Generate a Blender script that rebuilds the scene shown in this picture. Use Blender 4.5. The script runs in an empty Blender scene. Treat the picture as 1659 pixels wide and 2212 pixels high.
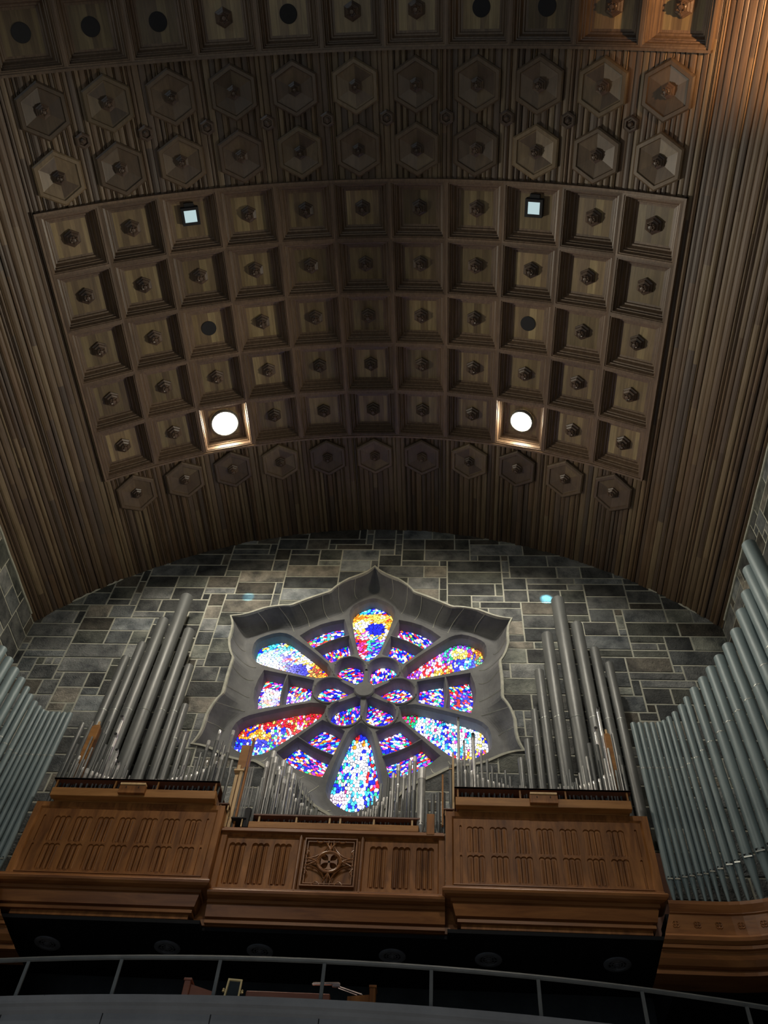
import bpy, bmesh, math, random
from mathutils import Vector, Matrix
from mathutils.geometry import delaunay_2d_cdt
from math import sin, cos, pi, radians, hypot, atan2, asin, sqrt
random.seed(11)
COL = bpy.context.scene.collection
# World frame: origin at the viewer's eye height, X right, Y toward the organ wall, Z up (metres)
RV, ZC = 12.309, 9.514          # vault radius and centre height
WALL = 16.0                     # back wall plane
HZ = 15.47                      # centre height of the rose window
PITCH = 1.4171; ROWP = 1.4417; Y0 = 5.281
FLOOR = -1.6
# ------------------------------------------------------------------ helpers
def ordinal(n):
    names = ['zeroth','first','second','third','fourth','fifth','sixth','seventh','eighth','ninth','tenth','eleventh','twelfth',
             'thirteenth','fourteenth','fifteenth','sixteenth','seventeenth','eighteenth','nineteenth','twentieth']
    if n <= 20: return names[n]
    tens = {2:'twenty',3:'thirty',4:'forty',5:'fifty',6:'sixty'}[n//10]
    if n % 10 == 0: return {2:'twentieth',3:'thirtieth',4:'fortieth',5:'fiftieth',6:'sixtieth'}[n//10]
    return tens + '-' + names[n % 10]
class MB:
    def __init__(s): s.v = []; s.f = []; s.c = []; s.cur = (1,1,1,1); s.M = None
    def add(s, verts, faces, col=None):
        o = len(s.v)
        if s.M is not None: verts = [s.M @ Vector(v) for v in verts]
        s.v += [tuple(v) for v in verts]
        for fc in faces:
            s.f.append([o+i for i in fc]); s.c.append(col or s.cur)
    def box(s, x0,x1,y0,y1,z0,z1, col=None):
        v = [(x0,y0,z0),(x1,y0,z0),(x1,y1,z0),(x0,y1,z0),(x0,y0,z1),(x1,y0,z1),(x1,y1,z1),(x0,y1,z1)]
        s.add(v, [(0,3,2,1),(4,5,6,7),(0,1,5,4),(1,2,6,5),(2,3,7,6),(3,0,4,7)], col)
    def bbox(s, x0,x1,y0,y1,z0,z1, b=.01, col=None):
        # box with chamfered edges
        bm = bmesh.new(); bmesh.ops.create_cube(bm, size=1)
        for v in bm.verts:
            v.co = Vector(((x0+x1)/2+v.co.x*(x1-x0),(y0+y1)/2+v.co.y*(y1-y0),(z0+z1)/2+v.co.z*(z1-z0)))
        bmesh.ops.bevel(bm, geom=list(bm.edges), offset=b, segments=1, affect='EDGES')
        bm.verts.index_update()
        s.add([v.co[:] for v in bm.verts], [[v.index for v in f.verts] for f in bm.faces], col); bm.free()
    def lathe(s, prof, n=16, cx=0, cy=0, col=None, cap0=True, cap1=True, rot=0):
        # prof: (r, z)
        vs = []
        for r, z in prof:
            for i in range(n):
                a = rot+2*pi*i/n; vs.append((cx+r*cos(a), cy+r*sin(a), z))
        fs = []
        for k in range(len(prof)-1):
            for i in range(n):
                j = (i+1) % n
                fs.append((k*n+i, k*n+j, (k+1)*n+j, (k+1)*n+i))
        if cap0: fs.append(tuple(reversed(range(n))))
        if cap1: fs.append(tuple(range((len(prof)-1)*n, len(prof)*n)))
        s.add(vs, fs, col)
    def tube(s, pts, r, n=8, closed=False, col=None):
        pts = [Vector(p) for p in pts]; N = len(pts); vs = []
        up = Vector((0,0,1))
        rr = r if hasattr(r,'__len__') else [r]*N
        for i, p in enumerate(pts):
            if closed: t = pts[(i+1)%N]-pts[i-1]
            else: t = pts[min(i+1,N-1)]-pts[max(i-1,0)]
            t.normalize()
            u = up if abs(t.dot(up)) < .95 else Vector((0,1,0))
            a = t.cross(u).normalized(); b = a.cross(t).normalized()
            for k in range(n):
                th = 2*pi*k/n; vs.append(p+a*rr[i]*cos(th)+b*rr[i]*sin(th))
        fs = []
        for i in range(N if closed else N-1):
            i2 = (i+1) % N
            for k in range(n):
                k2 = (k+1) % n
                fs.append((i*n+k, i*n+k2, i2*n+k2, i2*n+k))
        if not closed:
            fs.append(tuple(reversed(range(n)))); fs.append(tuple(range((N-1)*n, N*n)))
        s.add(vs, fs, col)
    def sweep(s, path, prof, closed=False, x_start=None, x_end=None, col=None, caps=True):
        # path: list of (x,y) in plan; prof: (out, z), 'out' measured to the RIGHT-hand side of travel
        N = len(path); vs = []; P = [Vector(p) for p in path]
        for i in range(N):
            if closed: a = P[i]-P[i-1]; b = P[(i+1)%N]-P[i]
            else:
                a = P[i]-P[i-1] if i > 0 else P[1]-P[0]
                b = P[i+1]-P[i] if i < N-1 else P[-1]-P[-2]
            a.normalize(); b.normalize()
            na = Vector((a.y,-a.x)); nb = Vector((b.y,-b.x)); n = (na+nb)
            if n.length < 1e-6: n = na
            n.normalize(); k = 1/max(.25, n.dot(na))
            for (o, z) in prof:
                q = P[i]+n*o*k
                vs.append((q.x, q.y, z))
        m = len(prof)
        if x_start:
            for j in range(m): vs[j] = (x_start(prof[j][1]), vs[j][1], vs[j][2])
        fs = []
        for i in range(N if closed else N-1):
            i2 = (i+1)%N
            for j in range(m-1):
                fs.append((i*m+j, i2*m+j, i2*m+j+1, i*m+j+1))
        if caps and not closed:
            fs.append(tuple(range(m))); fs.append(tuple(reversed(range((N-1)*m, N*m))))
        s.add(vs, fs, col)
    def plate(s, outline, holes, yf, yb, cham=0.0, ybk=None, col=None, face=True):
        # vertical plate in XZ facing -Y with holes: front at yf, hole walls go back to yb, holes widened by cham at the front
        hf = [offset_poly(h, cham) if cham else h for h in holes]
        pts = []; edges = []
        for poly in [outline]+hf:
            o = len(pts); pts += [Vector(q) for q in poly]; n = len(poly)
            edges += [(o+i, o+(i+1)%n) for i in range(n)]
        v2, e2, f2, _, _, _ = delaunay_2d_cdt(pts, edges, [], 0, 1e-5)
        keep = []
        for t in f2:
            c = (v2[t[0]]+v2[t[1]]+v2[t[2]])/3
            if inside(c, outline) and not any(inside(c, h) for h in hf): keep.append(t)
        vv = [(q.x, yf, q.y) for q in v2]
        fs = []
        for t in keep:
            a, b, c = [v2[i] for i in t]
            cr = (b-a).cross(c-a)
            fs.append(tuple(t) if cr > 0 else tuple(reversed(t)))   # normal toward -Y
        s.add(vv, fs, col)
        for h, g in zip(holes, hf):
            n = len(h)
            s.add([(q[0], yf, q[1]) for q in g]+[(q[0], yb, q[1]) for q in h], [(i, (i+1)%n, n+(i+1)%n, n+i) for i in range(n)], col)
        if ybk is not None:
            n = len(outline)
            s.add([(q[0], yf, q[1]) for q in outline]+[(q[0], ybk, q[1]) for q in outline], [(i, (i+1)%n, n+(i+1)%n, n+i) for i in range(n)], col)
    def build(s, name, mat, parent=None, smooth=False, attr=False, fixn=True):
        me = bpy.data.meshes.new(name); me.from_pydata(s.v, [], s.f)
        if attr:
            ca = me.color_attributes.new('tone', 'FLOAT_COLOR', 'CORNER')
            li = 0
            for fi, fc in enumerate(s.f):
                for _ in fc:
                    ca.data[li].color = s.c[fi]; li += 1
        me.validate(); me.update()
        if fixn:
            bm = bmesh.new(); bm.from_mesh(me); bmesh.ops.recalc_face_normals(bm, faces=bm.faces); bm.to_mesh(me); bm.free()
        if smooth:
            for p in me.polygons: p.use_smooth = True
            try: me.set_sharp_from_angle(angle=radians(38))
            except Exception: pass
        me.materials.append(mat)
        o = bpy.data.objects.new(name, me); COL.objects.link(o)
        if parent is not None: o.parent = parent
        return o
def inside(c, poly):
    x, y = c[0], c[1]; r = False; n = len(poly); j = n-1
    for i in range(n):
        xi, yi = poly[i][0], poly[i][1]; xj, yj = poly[j][0], poly[j][1]
        if (yi > y) != (yj > y) and x < (xj-xi)*(y-yi)/(yj-yi)+xi: r = not r
        j = i
    return r
def area2(poly): return sum(poly[i][0]*poly[(i+1)%len(poly)][1]-poly[(i+1)%len(poly)][0]*poly[i][1] for i in range(len(poly)))
def offset_poly(poly, d):
    sgn = 1 if area2(poly) > 0 else -1; n = len(poly); out = []
    for i in range(n):
        p0, p1, p2 = Vector(poly[i-1]), Vector(poly[i]), Vector(poly[(i+1)%n])
        a = (p1-p0).normalized(); b = (p2-p1).normalized()
        na = Vector((a.y,-a.x))*sgn; nb = Vector((b.y,-b.x))*sgn
        m = (na+nb).normalized(); k = min(1/max(.3, m.dot(na)), 1.6)
        q = p1+m*d*k; out.append((q.x, q.y))
    return out
def tag(o, label=None, cat=None, group=None, kind=None):
    if label: o['label'] = label
    if cat: o['category'] = cat
    if group: o['group'] = group
    if kind: o['kind'] = kind
    return o
def empty(name, loc=(0,0,0), rot=(0,0,0)):
    o = bpy.data.objects.new(name, None); o.empty_display_size = .1; COL.objects.link(o)
    o.location = loc; o.rotation_euler = rot; return o
def struct(o, label=None):
    o['kind'] = 'structure'
    if label: o['label'] = label
    return o
# ------------------------------------------------------------------ materials
def newmat(name):
    m = bpy.data.materials.new(name); m.use_nodes = True; nt = m.node_tree
    for n in list(nt.nodes): nt.nodes.remove(n)
    out = nt.nodes.new('ShaderNodeOutputMaterial'); b = nt.nodes.new('ShaderNodeBsdfPrincipled')
    nt.links.new(b.outputs[0], out.inputs[0]); return m, nt, b
def N(nt, t, **k):
    n = nt.nodes.new(t)
    for a, v in k.items(): setattr(n, a, v)
    return n
def ramp(nt, stops):
    r = N(nt, 'ShaderNodeValToRGB'); e = r.color_ramp.elements
    while len(e) > 2: e.remove(e[-1])
    e[0].position, e[0].color = stops[0][0], (*stops[0][1], 1)
    e[1].position, e[1].color = stops[1][0], (*stops[1][1], 1)
    for p, c in stops[2:]:
        q = e.new(p); q.color = (*c, 1)
    return r
def mat_grain(name, dark, light, scale=(14,14,1.2), rough=.42, spec=.5, attr=False, bump=.15, rnd=.25, coat=0):
    m, nt, b = newmat(name)
    tc = N(nt,'ShaderNodeTexCoord'); mp = N(nt,'ShaderNodeMapping'); mp.inputs['Scale'].default_value = scale
    nt.links.new(tc.outputs['Object'], mp.inputs[0])
    oi = N(nt,'ShaderNodeObjectInfo'); ad = N(nt,'ShaderNodeVectorMath', operation='ADD')
    mu = N(nt,'ShaderNodeMath', operation='MULTIPLY'); mu.inputs[1].default_value = 37
    nt.links.new(oi.outputs['Random'], mu.inputs[0]); nt.links.new(mp.outputs[0], ad.inputs[0]); nt.links.new(mu.outputs[0], ad.inputs[1])
    no = N(nt,'ShaderNodeTexNoise'); no.inputs['Scale'].default_value = 1; no.inputs['Detail'].default_value = 6; no.inputs['Roughness'].default_value = .65; no.inputs['Distortion'].default_value = .6
    nt.links.new(ad.outputs[0], no.inputs[0])
    r = ramp(nt, [(.3, dark), (.72, light)]); nt.links.new(no.outputs[0], r.inputs[0])
    col = r.outputs[0]
    if attr:
        at = N(nt,'ShaderNodeAttribute', attribute_name='tone'); mx = N(nt,'ShaderNodeMix', data_type='RGBA', blend_type='MULTIPLY'); mx.inputs[0].default_value = 1
        nt.links.new(col, mx.inputs[6]); nt.links.new(at.outputs['Color'], mx.inputs[7]); col = mx.outputs[2]
    if rnd:
        mr = N(nt,'ShaderNodeMapRange'); mr.inputs[3].default_value = 1-rnd; mr.inputs[4].default_value = 1+rnd
        nt.links.new(oi.outputs['Random'], mr.inputs[0])
        vm = N(nt,'ShaderNodeVectorMath', operation='SCALE'); nt.links.new(col, vm.inputs[0]); nt.links.new(mr.outputs[0], vm.inputs['Scale']); col = vm.outputs[0]
    nt.links.new(col, b.inputs['Base Color']); b.inputs['Roughness'].default_value = rough
    b.inputs['Specular IOR Level'].default_value = spec
    if coat: b.inputs['Coat Weight'].default_value = coat; b.inputs['Coat Roughness'].default_value = .18
    if bump:
        bp = N(nt,'ShaderNodeBump'); bp.inputs['Strength'].default_value = bump; bp.inputs['Distance'].default_value = .01
        nt.links.new(no.outputs[0], bp.inputs['Height']); nt.links.new(bp.outputs[0], b.inputs['Normal'])
    return m
def mat_metal(name, dark, light, rough=.4, metallic=.7, scale=3, spec=.5):
    m, nt, b = newmat(name)
    tc = N(nt,'ShaderNodeTexCoord'); mp = N(nt,'ShaderNodeMapping'); mp.inputs['Scale'].default_value = (1,1,.4)
    nt.links.new(tc.outputs['Object'], mp.inputs[0])
    no = N(nt,'ShaderNodeTexNoise'); no.inputs['Scale'].default_value = scale; no.inputs['Detail'].default_value = 5
    nt.links.new(mp.outputs[0], no.inputs[0])
    r = ramp(nt, [(.3, dark), (.7, light)]); nt.links.new(no.outputs[0], r.inputs[0]); nt.links.new(r.outputs[0], b.inputs['Base Color'])
    r2 = N(nt,'ShaderNodeMapRange'); r2.inputs[3].default_value = rough-.08; r2.inputs[4].default_value = rough+.1
    nt.links.new(no.outputs[0], r2.inputs[0]); nt.links.new(r2.outputs[0], b.inputs['Roughness'])
    b.inputs['Metallic'].default_value = metallic; b.inputs['Specular IOR Level'].default_value = spec
    return m
def mat_stone(name, dark, light, scale=2.2, attr=False, bump=.5, rough=.85):
    m, nt, b = newmat(name)
    tc = N(nt,'ShaderNodeTexCoord')
    no = N(nt,'ShaderNodeTexNoise'); no.inputs['Scale'].default_value = scale; no.inputs['Detail'].default_value = 8; no.inputs['Roughness'].default_value = .62
    n2 = N(nt,'ShaderNodeTexNoise'); n2.inputs['Scale'].default_value = scale*6; n2.inputs['Detail'].default_value = 4; n2.inputs['Distortion'].default_value = 1.2
    nt.links.new(tc.outputs['Object'], no.inputs[0]); nt.links.new(tc.outputs['Object'], n2.inputs[0])
    r = ramp(nt, [(.32, dark), (.7, light)]); nt.links.new(no.outputs[0], r.inputs[0]); col = r.outputs[0]
    if attr:
        at = N(nt,'ShaderNodeAttribute', attribute_name='tone'); mx = N(nt,'ShaderNodeMix', data_type='RGBA', blend_type='MULTIPLY'); mx.inputs[0].default_value = 1
        nt.links.new(col, mx.inputs[6]); nt.links.new(at.outputs['Color'], mx.inputs[7]); col = mx.outputs[2]
    nt.links.new(col, b.inputs['Base Color']); b.inputs['Roughness'].default_value = rough; b.inputs['Specular IOR Level'].default_value = .25
    ad = N(nt,'ShaderNodeMath', operation='ADD'); nt.links.new(no.outputs[0], ad.inputs[0]); nt.links.new(n2.outputs[0], ad.inputs[1])
    bp = N(nt,'ShaderNodeBump'); bp.inputs['Strength'].default_value = bump; bp.inputs['Distance'].default_value = .03
    nt.links.new(ad.outputs[0], bp.inputs['Height']); nt.links.new(bp.outputs[0], b.inputs['Normal'])
    return m
def mat_emit(name, col, st, attr=False):
    m, nt, b = newmat(name); b.inputs['Base Color'].default_value = (.02,.02,.02,1); b.inputs['Roughness'].default_value = .25
    b.inputs['Emission Color'].default_value = (*col,1); b.inputs['Emission Strength'].default_value = st
    if attr:
        at = N(nt,'ShaderNodeAttribute', attribute_name='tone')
        tc = N(nt,'ShaderNodeTexCoord'); no = N(nt,'ShaderNodeTexNoise'); no.inputs['Scale'].default_value = 9; no.inputs['Detail'].default_value = 3
        nt.links.new(tc.outputs['Object'], no.inputs[0])
        mr = N(nt,'ShaderNodeMapRange'); mr.inputs[1].default_value = .3; mr.inputs[2].default_value = .7; mr.inputs[3].default_value = .75*st; mr.inputs[4].default_value = 1.25*st
        nt.links.new(no.outputs[0], mr.inputs[0]); nt.links.new(mr.outputs[0], b.inputs['Emission Strength'])
        nt.links.new(at.outputs['Color'], b.inputs['Emission Color'])
    return m
def mat_plain(name, col, rough=.5, metallic=0, spec=.5):
    m, nt, b = newmat(name)
    no = N(nt,'ShaderNodeTexNoise'); no.inputs['Scale'].default_value = 5; tc = N(nt,'ShaderNodeTexCoord'); nt.links.new(tc.outputs['Object'], no.inputs[0])
    r = ramp(nt, [(.3, tuple(c*.85 for c in col)), (.7, tuple(min(1,c*1.12) for c in col))]); nt.links.new(no.outputs[0], r.inputs[0])
    nt.links.new(r.outputs[0], b.inputs['Base Color']); b.inputs['Roughness'].default_value = rough; b.inputs['Metallic'].default_value = metallic
    b.inputs['Specular IOR Level'].default_value = spec
    return m
M = {}
M['board'] = mat_grain('ceiling_board_wood', (.55,.5,.45), (1,1,1), scale=(9,.8,9), rough=.5, attr=True, rnd=0, bump=.1)
M['cofwood'] = mat_grain('coffer_wood', (.075,.048,.031), (.165,.11,.068), scale=(16,1.4,16), rough=.42, rnd=.22)
M['cofpanel'] = mat_grain('coffer_panel_wood', (.5,.5,.5), (1,1,1), scale=(14,1.0,14), rough=.4, attr=True, rnd=.35)
M['hexwood'] = mat_grain('hexagon_wood', (.5,.5,.5), (.85,.85,.85), scale=(12,2,12), rough=.42, attr=True, rnd=.25)
M['boss'] = mat_grain('boss_wood', (.05,.032,.022), (.11,.07,.045), scale=(10,10,10), rough=.4, rnd=.3)
M['case'] = mat_grain('organ_case_wood', (.12,.043,.013), (.38,.16,.046), scale=(5,5,.9), rough=.42, rnd=.06, spec=.18)
M['caseh'] = mat_grain('organ_case_moulding_wood', (.14,.05,.016), (.33,.14,.044), scale=(.7,5,5), rough=.34, rnd=.06, spec=.3)
M['chest'] = mat_grain('wind_chest_wood', (.24,.105,.03), (.46,.22,.07), scale=(.9,6,7), rough=.42, rnd=.06, spec=.2)
M['rack'] = mat_grain('rack_board_wood', (.1,.04,.025), (.17,.07,.04), scale=(1,5,5), rough=.5, rnd=.05)
M['pale'] = mat_grain('pale_pine', (.5,.32,.14), (.72,.5,.25), scale=(8,8,1), rough=.5, rnd=.05)
M['zinc'] = mat_metal('zinc_pipe_metal', (.10,.14,.15), (.155,.205,.215), rough=.5, metallic=.12, scale=2, spec=.35)
M['zincd'] = mat_metal('dull_zinc_metal', (.085,.093,.093), (.13,.138,.135), rough=.45, metallic=.2, scale=2, spec=.4)
M['tin'] = mat_metal('spotted_tin_metal', (.24,.245,.24), (.44,.44,.42), rough=.3, metallic=.25, scale=14)
M['bright'] = mat_metal('polished_tin_metal', (.62,.62,.6), (.85,.85,.83), rough=.25, metallic=.35, scale=8)
M['dark'] = mat_plain('dark_opening', (.012,.012,.014), .8)
M['seam'] = mat_plain('solder_seam_metal', (.3,.32,.3), .35, .8)
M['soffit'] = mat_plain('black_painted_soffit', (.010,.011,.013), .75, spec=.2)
M['vent'] = mat_plain('dark_grey_vent_metal', (.2,.215,.245), .6, .2)
M['block'] = mat_stone('dark_limestone', (.05,.057,.062), (.25,.26,.25), scale=2.3, attr=True, bump=.9)
M['mortar'] = mat_stone('pale_mortar', (.36,.37,.31), (.52,.52,.44), scale=6, bump=.2)
M['trace'] = mat_stone('window_grey_stone', (.10,.105,.11), (.19,.195,.195), scale=1.3, bump=.12, rough=.75)
M['parapet'] = mat_stone('gallery_grey_stone', (.17,.18,.20), (.25,.265,.29), scale=1.1, bump=.1, rough=.8)
M['lead'] = mat_plain('window_lead', (.01,.01,.015), .7)
M['glass'] = mat_emit('stained_glass', (1,1,1), 1.7, attr=True)
M['lamp'] = mat_emit('lamp_glow', (1,.84,.6), 190)
M['panelight'] = mat_emit('skylight_pane_glow', (.55,.72,.74), .85)
M['rail'] = mat_plain('grey_painted_rail', (.11,.12,.125), .5, .3)
M['gilt'] = mat_plain('gilded_frame', (.85,.7,.36), .4, .1)
M['mirror'] = mat_metal('mirror_glass', (.12,.13,.12), (.2,.21,.2), rough=.12, metallic=.9)
M['chrome'] = mat_metal('pink_chrome', (.7,.55,.52), (.9,.78,.74), rough=.2, metallic=.85)
M['redwood'] = mat_grain('red_console_wood', (.16,.05,.03), (.26,.09,.05), scale=(1,5,5), rough=.4, rnd=.1)
M['shade_stone'] = mat_stone('painted_shade_stone', (.03,.032,.034), (.06,.063,.065), scale=1.5)  # deep shade below the loft put into the stone colour
M['floor'] = mat_stone('floor_stone', (.16,.16,.15), (.26,.25,.23), scale=1.2, bump=.1, rough=.6)
# ------------------------------------------------------------------ ceiling vault
TH = lambda s: s/RV
def cyl(th, R): return (R*sin(th), ZC+R*cos(th))
WOODT = [(.105,.072,.05),(.13,.088,.056),(.15,.105,.064),(.18,.13,.08),(.115,.082,.06),(.14,.09,.052),(.20,.15,.09),(.10,.075,.058),(.16,.11,.062)]
def tone():
    c = random.choice(WOODT); k = random.uniform(.85,1.15); return (c[0]*k, c[1]*k, c[2]*k, 1)
GX = 5.5*PITCH+.0178
ms = MB(); smax = RV*asin(9.56/12.39)
s_ = -smax
YA, YB = Y0-.0178, Y0+5*ROWP+.0178
YU = 2.385
YMIN = -5.0
while s_ < smax:
    w = random.choice([.10,.12,.135,.15,.17]); s1 = min(s_+w, smax)
    # boards align with the coffer field edges
    for e in (-GX, GX):
        if s_ < e-1e-6 < s1: s1 = e
    if s1-s_ < .01: s_ = s1; continue
    bead = random.random() < .45 and s1-s_ > .06
    R = 12.39+random.choice([0,0,.01,.022,.035])
    if abs((s_+s1)/2) < GX: spans = [(YB-.02, WALL+.05),(YU-.02, YA+.02)]
    else: spans = [(YMIN, WALL+.05)]
    segs = []
    for (a, b) in spans:
        y = a
        while y < b-1e-6:
            y1 = min(b, y+random.uniform(1.6,5.5))
            if b-y1 < .7: y1 = b
            segs.append((y, y1)); y = y1
    t0, t1 = s_/RV+.0004, s1/RV-.0004
    te = t1-(.034/RV if bead else 0)
    bt = tone()
    for (a, b) in segs:
        # gently rounded board
        p = [cyl(t0,R+.2), cyl(t0,R+.004), cyl(t0+(te-t0)*.15,R-.006), cyl((t0+te)/2,R-.012), cyl(te-(te-t0)*.15,R-.006), cyl(te,R+.004), cyl(te,R+.2)]
        n_ = len(p); vs = [(x,a,z) for x,z in p]+[(x,b,z) for x,z in p]
        tn = tone()
        ms.add(vs, [(k,k+1,n_+k+1,n_+k) for k in range(n_-1)], tn)
        ms.add([(x,a,z) for x,z in p], [tuple(reversed(range(n_)))], tn)
    if bead:
        for (a, b) in spans:
            w0 = te+.006/RV
            p = [cyl(w0,R+.2), cyl(w0,R-.002), cyl((w0+t1)/2,R-.018), cyl(t1,R-.002), cyl(t1,R+.2)]
            vs = [(x,a,z) for x,z in p]+[(x,b,z) for x,z in p]
            ms.add(vs, [(k,k+1,5+k+1,5+k) for k in range(4)], bt)
            ms.add([(x,a,z) for x,z in p], [(4,3,2,1,0)], bt)
    s_ = s1
# closed outer skin of the vault so that no light leaks
n = 40; vs = []; fs = []
for i in range(n+1):
    t = -.93+1.86*i/n; x, z = cyl(t, 13.4); vs += [(x,YMIN,z),(x,WALL+.4,z)]
fs = [(2*i,2*i+1,2*i+3,2*i+2) for i in range(n)]
ms.add(vs, fs, (.05,.04,.03,1))
ceiling = ms.build('ceiling', M['board'], attr=True, fixn=False)
struct(ceiling, 'barrel vault lined with narrow dark brown wooden boards of mixed tones')
# raised straight trims around the coffer fields
def arc_strip(mb, y0, y1, R0, R1, sa, sb, n=44):
    vs = []
    for i in range(n+1):
        t = (sa+(sb-sa)*i/n)/RV
        for R, y in ((R0,y0),(R0,y1),(R1,y1),(R1,y0)):
            x, z = cyl(t, R); vs.append((x,y,z))
    fs = []
    for i in range(n):
        for k in range(4): fs.append((4*i+k, 4*i+(k+1)%4, 4*i+4+(k+1)%4, 4*i+4+k))
    fs += [(0,1,2,3), tuple(4*n+k for k in (3,2,1,0))]
    mb.add(vs, fs)
def rim(idx, ya, yb):
    mb = MB()
    arc_strip(mb, ya-.05, ya+.004, RV-.015, 12.5, -GX-.05, GX+.05)
    arc_strip(mb, yb-.004, yb+.05, RV-.015, 12.5, -GX-.05, GX+.05)
    for sg in (-1,1):
        a, b = sorted((sg*(GX-.004), sg*(GX+.05)))
        arc_strip(mb, ya-.05, yb+.05, RV-.015, 12.5, a, b, n=1)
    o = mb.build('trim_%d' % idx, M['cofwood']); struct(o, 'brown wooden edge moulding framing a field of ceiling coffers')
rim(1, Y0, Y0+5*ROWP); rim(2, YU-ROWP, YU)
# ------------------------------------------------------------------ coffers
def coffer_frame():
    mb = MB(); hx, hy = RV*math.tan(PITCH/RV/2)+.0005, ROWP/2+.0005
    prof = [(0,0),(.048,0),(.06,.022),(.078,.022),(.105,.12),(.125,.125),(.135,.19),(.158,.195),(.2,.29),(.235,.295),(.25,.33),(.3,.335)]
    vs = []
    for d, z in prof:
        # slight widening keeps neighbouring frames touching as they turn around the vault
        k = hx-d if d > 0 else hx*(1+0/RV)
        ky = hy-d
        vs += [(-k,-ky,z),(k,-ky,z),(k,ky,z),(-k,ky,z)]
    fs = []
    for i in range(len(prof)-1):
        for j in range(4): fs.append((4*i+j, 4*i+(j+1)%4, 4*i+4+(j+1)%4, 4*i+4+j))
    mb.add(vs, fs); return mb
def coffer_panel():
    mb = MB(); a, b = PITCH/2-.29, ROWP/2-.29; x = -a
    while x < a-1e-6:
        x1 = min(a, x+random.uniform(.07,.2))
        if a-x1 < .05: x1 = a
        c = random.choice([(.23,.165,.088),(.27,.2,.10),(.18,.125,.07),(.21,.15,.075),(.32,.245,.125)])
        mb.add([(x,-b,.335),(x1,-b,.335),(x1,b,.335),(x,b,.335)], [(0,1,2,3)], (*c,1)); x = x1
    return mb
def hexring(mb, levels, col=None, rot=pi/2, cap=True):
    vs = []
    for r, z in levels:
        for i in range(6): a = rot+i*pi/3; vs.append((r*cos(a), r*sin(a), z))
    fs = []
    for k in range(len(levels)-1):
        for i in range(6): fs.append((6*k+i, 6*k+(i+1)%6, 6*k+6+(i+1)%6, 6*k+6+i))
    if cap: fs.append(tuple(range(6*(len(levels)-1), 6*len(levels))))
    mb.add(vs, fs, col)
def boss(zb, k=1.0):
    mb = MB()
    hexring(mb, [(.215*k,zb),(.215*k,zb-.05*k),(.17*k,zb-.07*k),(.17*k,zb-.13*k),(.125*k,zb-.15*k)], rot=pi/2)
    mb.lathe([(.1*k,zb-.15*k),(.105*k,zb-.19*k),(.08*k,zb-.21*k),(.055*k,zb-.2*k),(.045*k,zb-.235*k),(.01,zb-.24*k)], 12)
    for i in range(6):   # six little petals
        a = i*pi/3+pi/6
        mb.tube([(.05*k*cos(a),.05*k*sin(a),zb-.205*k),(.085*k*cos(a),.085*k*sin(a),zb-.215*k),(.115*k*cos(a),.115*k*sin(a),zb-.19*k)], [.014*k,.022*k,.012*k], 6)
    return mb
def make(cls_name, meshes, loc, th):
    r = empty(cls_name, loc, (0, th, 0)); return r
proto_meshes = {}
def child(name, me_key, builder, mat, parent, attr=False, smooth=False, label=None):
    if me_key not in proto_meshes:
        o = builder().build(name, mat, parent, attr=attr, smooth=smooth); proto_meshes[me_key] = o
    else:
        o = proto_meshes[me_key].copy(); COL.objects.link(o); o.parent = parent
    if label: o['label'] = label
    return o
def disc_mb(r, z, n=28, t=.02):
    mb = MB(); mb.lathe([(r, z),(r, z-t),(r*.93, z-t-.004)], n); return mb
rown = ['top row of the main grid','second row of the main grid','middle row of the main grid','fourth row of the main grid','lowest row of the main grid']
def coffer(c, y, special, rowname, grp, seed):
    s = (c-5)*PITCH; th = s/RV; x, z = cyl(th, RV)
    r = empty('ceiling_coffer', (x, y, z), (0, th, 0))
    what = {'boss':'carved boss','disc':'dark round disc','lamp':'glowing round lamp','sky':'small square light'}[special]
    tag(r, 'wooden coffer with %s, %s from left in %s' % (what, ordinal(c+1), rowname), 'ceiling panel', grp)
    child('coffer_frame', 'cf', coffer_frame, M['cofwood'], r)
    v = seed % 6
    child('back_panel', 'cp%d' % v, coffer_panel, M['cofpanel'], r, attr=True)
    if special == 'boss': child('carved_boss', 'cb', lambda: boss(.335), M['boss'], r)
    elif special == 'disc': child('speaker_disc', 'cd', lambda: disc_mb(.2,.335), M['dark'], r)
    return r
cnt = 0
for q in range(5):
    for c in range(11):
        sp = 'boss'
        if q == 0 and c in (2, 8): sp = 'sky'
        if q == 2 and c in (2, 8): sp = 'disc'
        if q == 4 and c in (2, 8): sp = 'lamp'
        random.seed(100+cnt*7); cnt += 1
        coffer(c, Y0+(q+.5)*ROWP, sp, rown[q], 'coffers of the main ceiling field', random.randrange(6))
for c in range(11):
    sp = 'disc' if c in (0,1,2,4,7,8) else 'boss'
    cnt += 1
    coffer(c, YU-.5*ROWP, sp, 'the separate uppermost row', 'coffers of the upper ceiling row', random.randrange(6))
random.seed(5)
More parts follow.
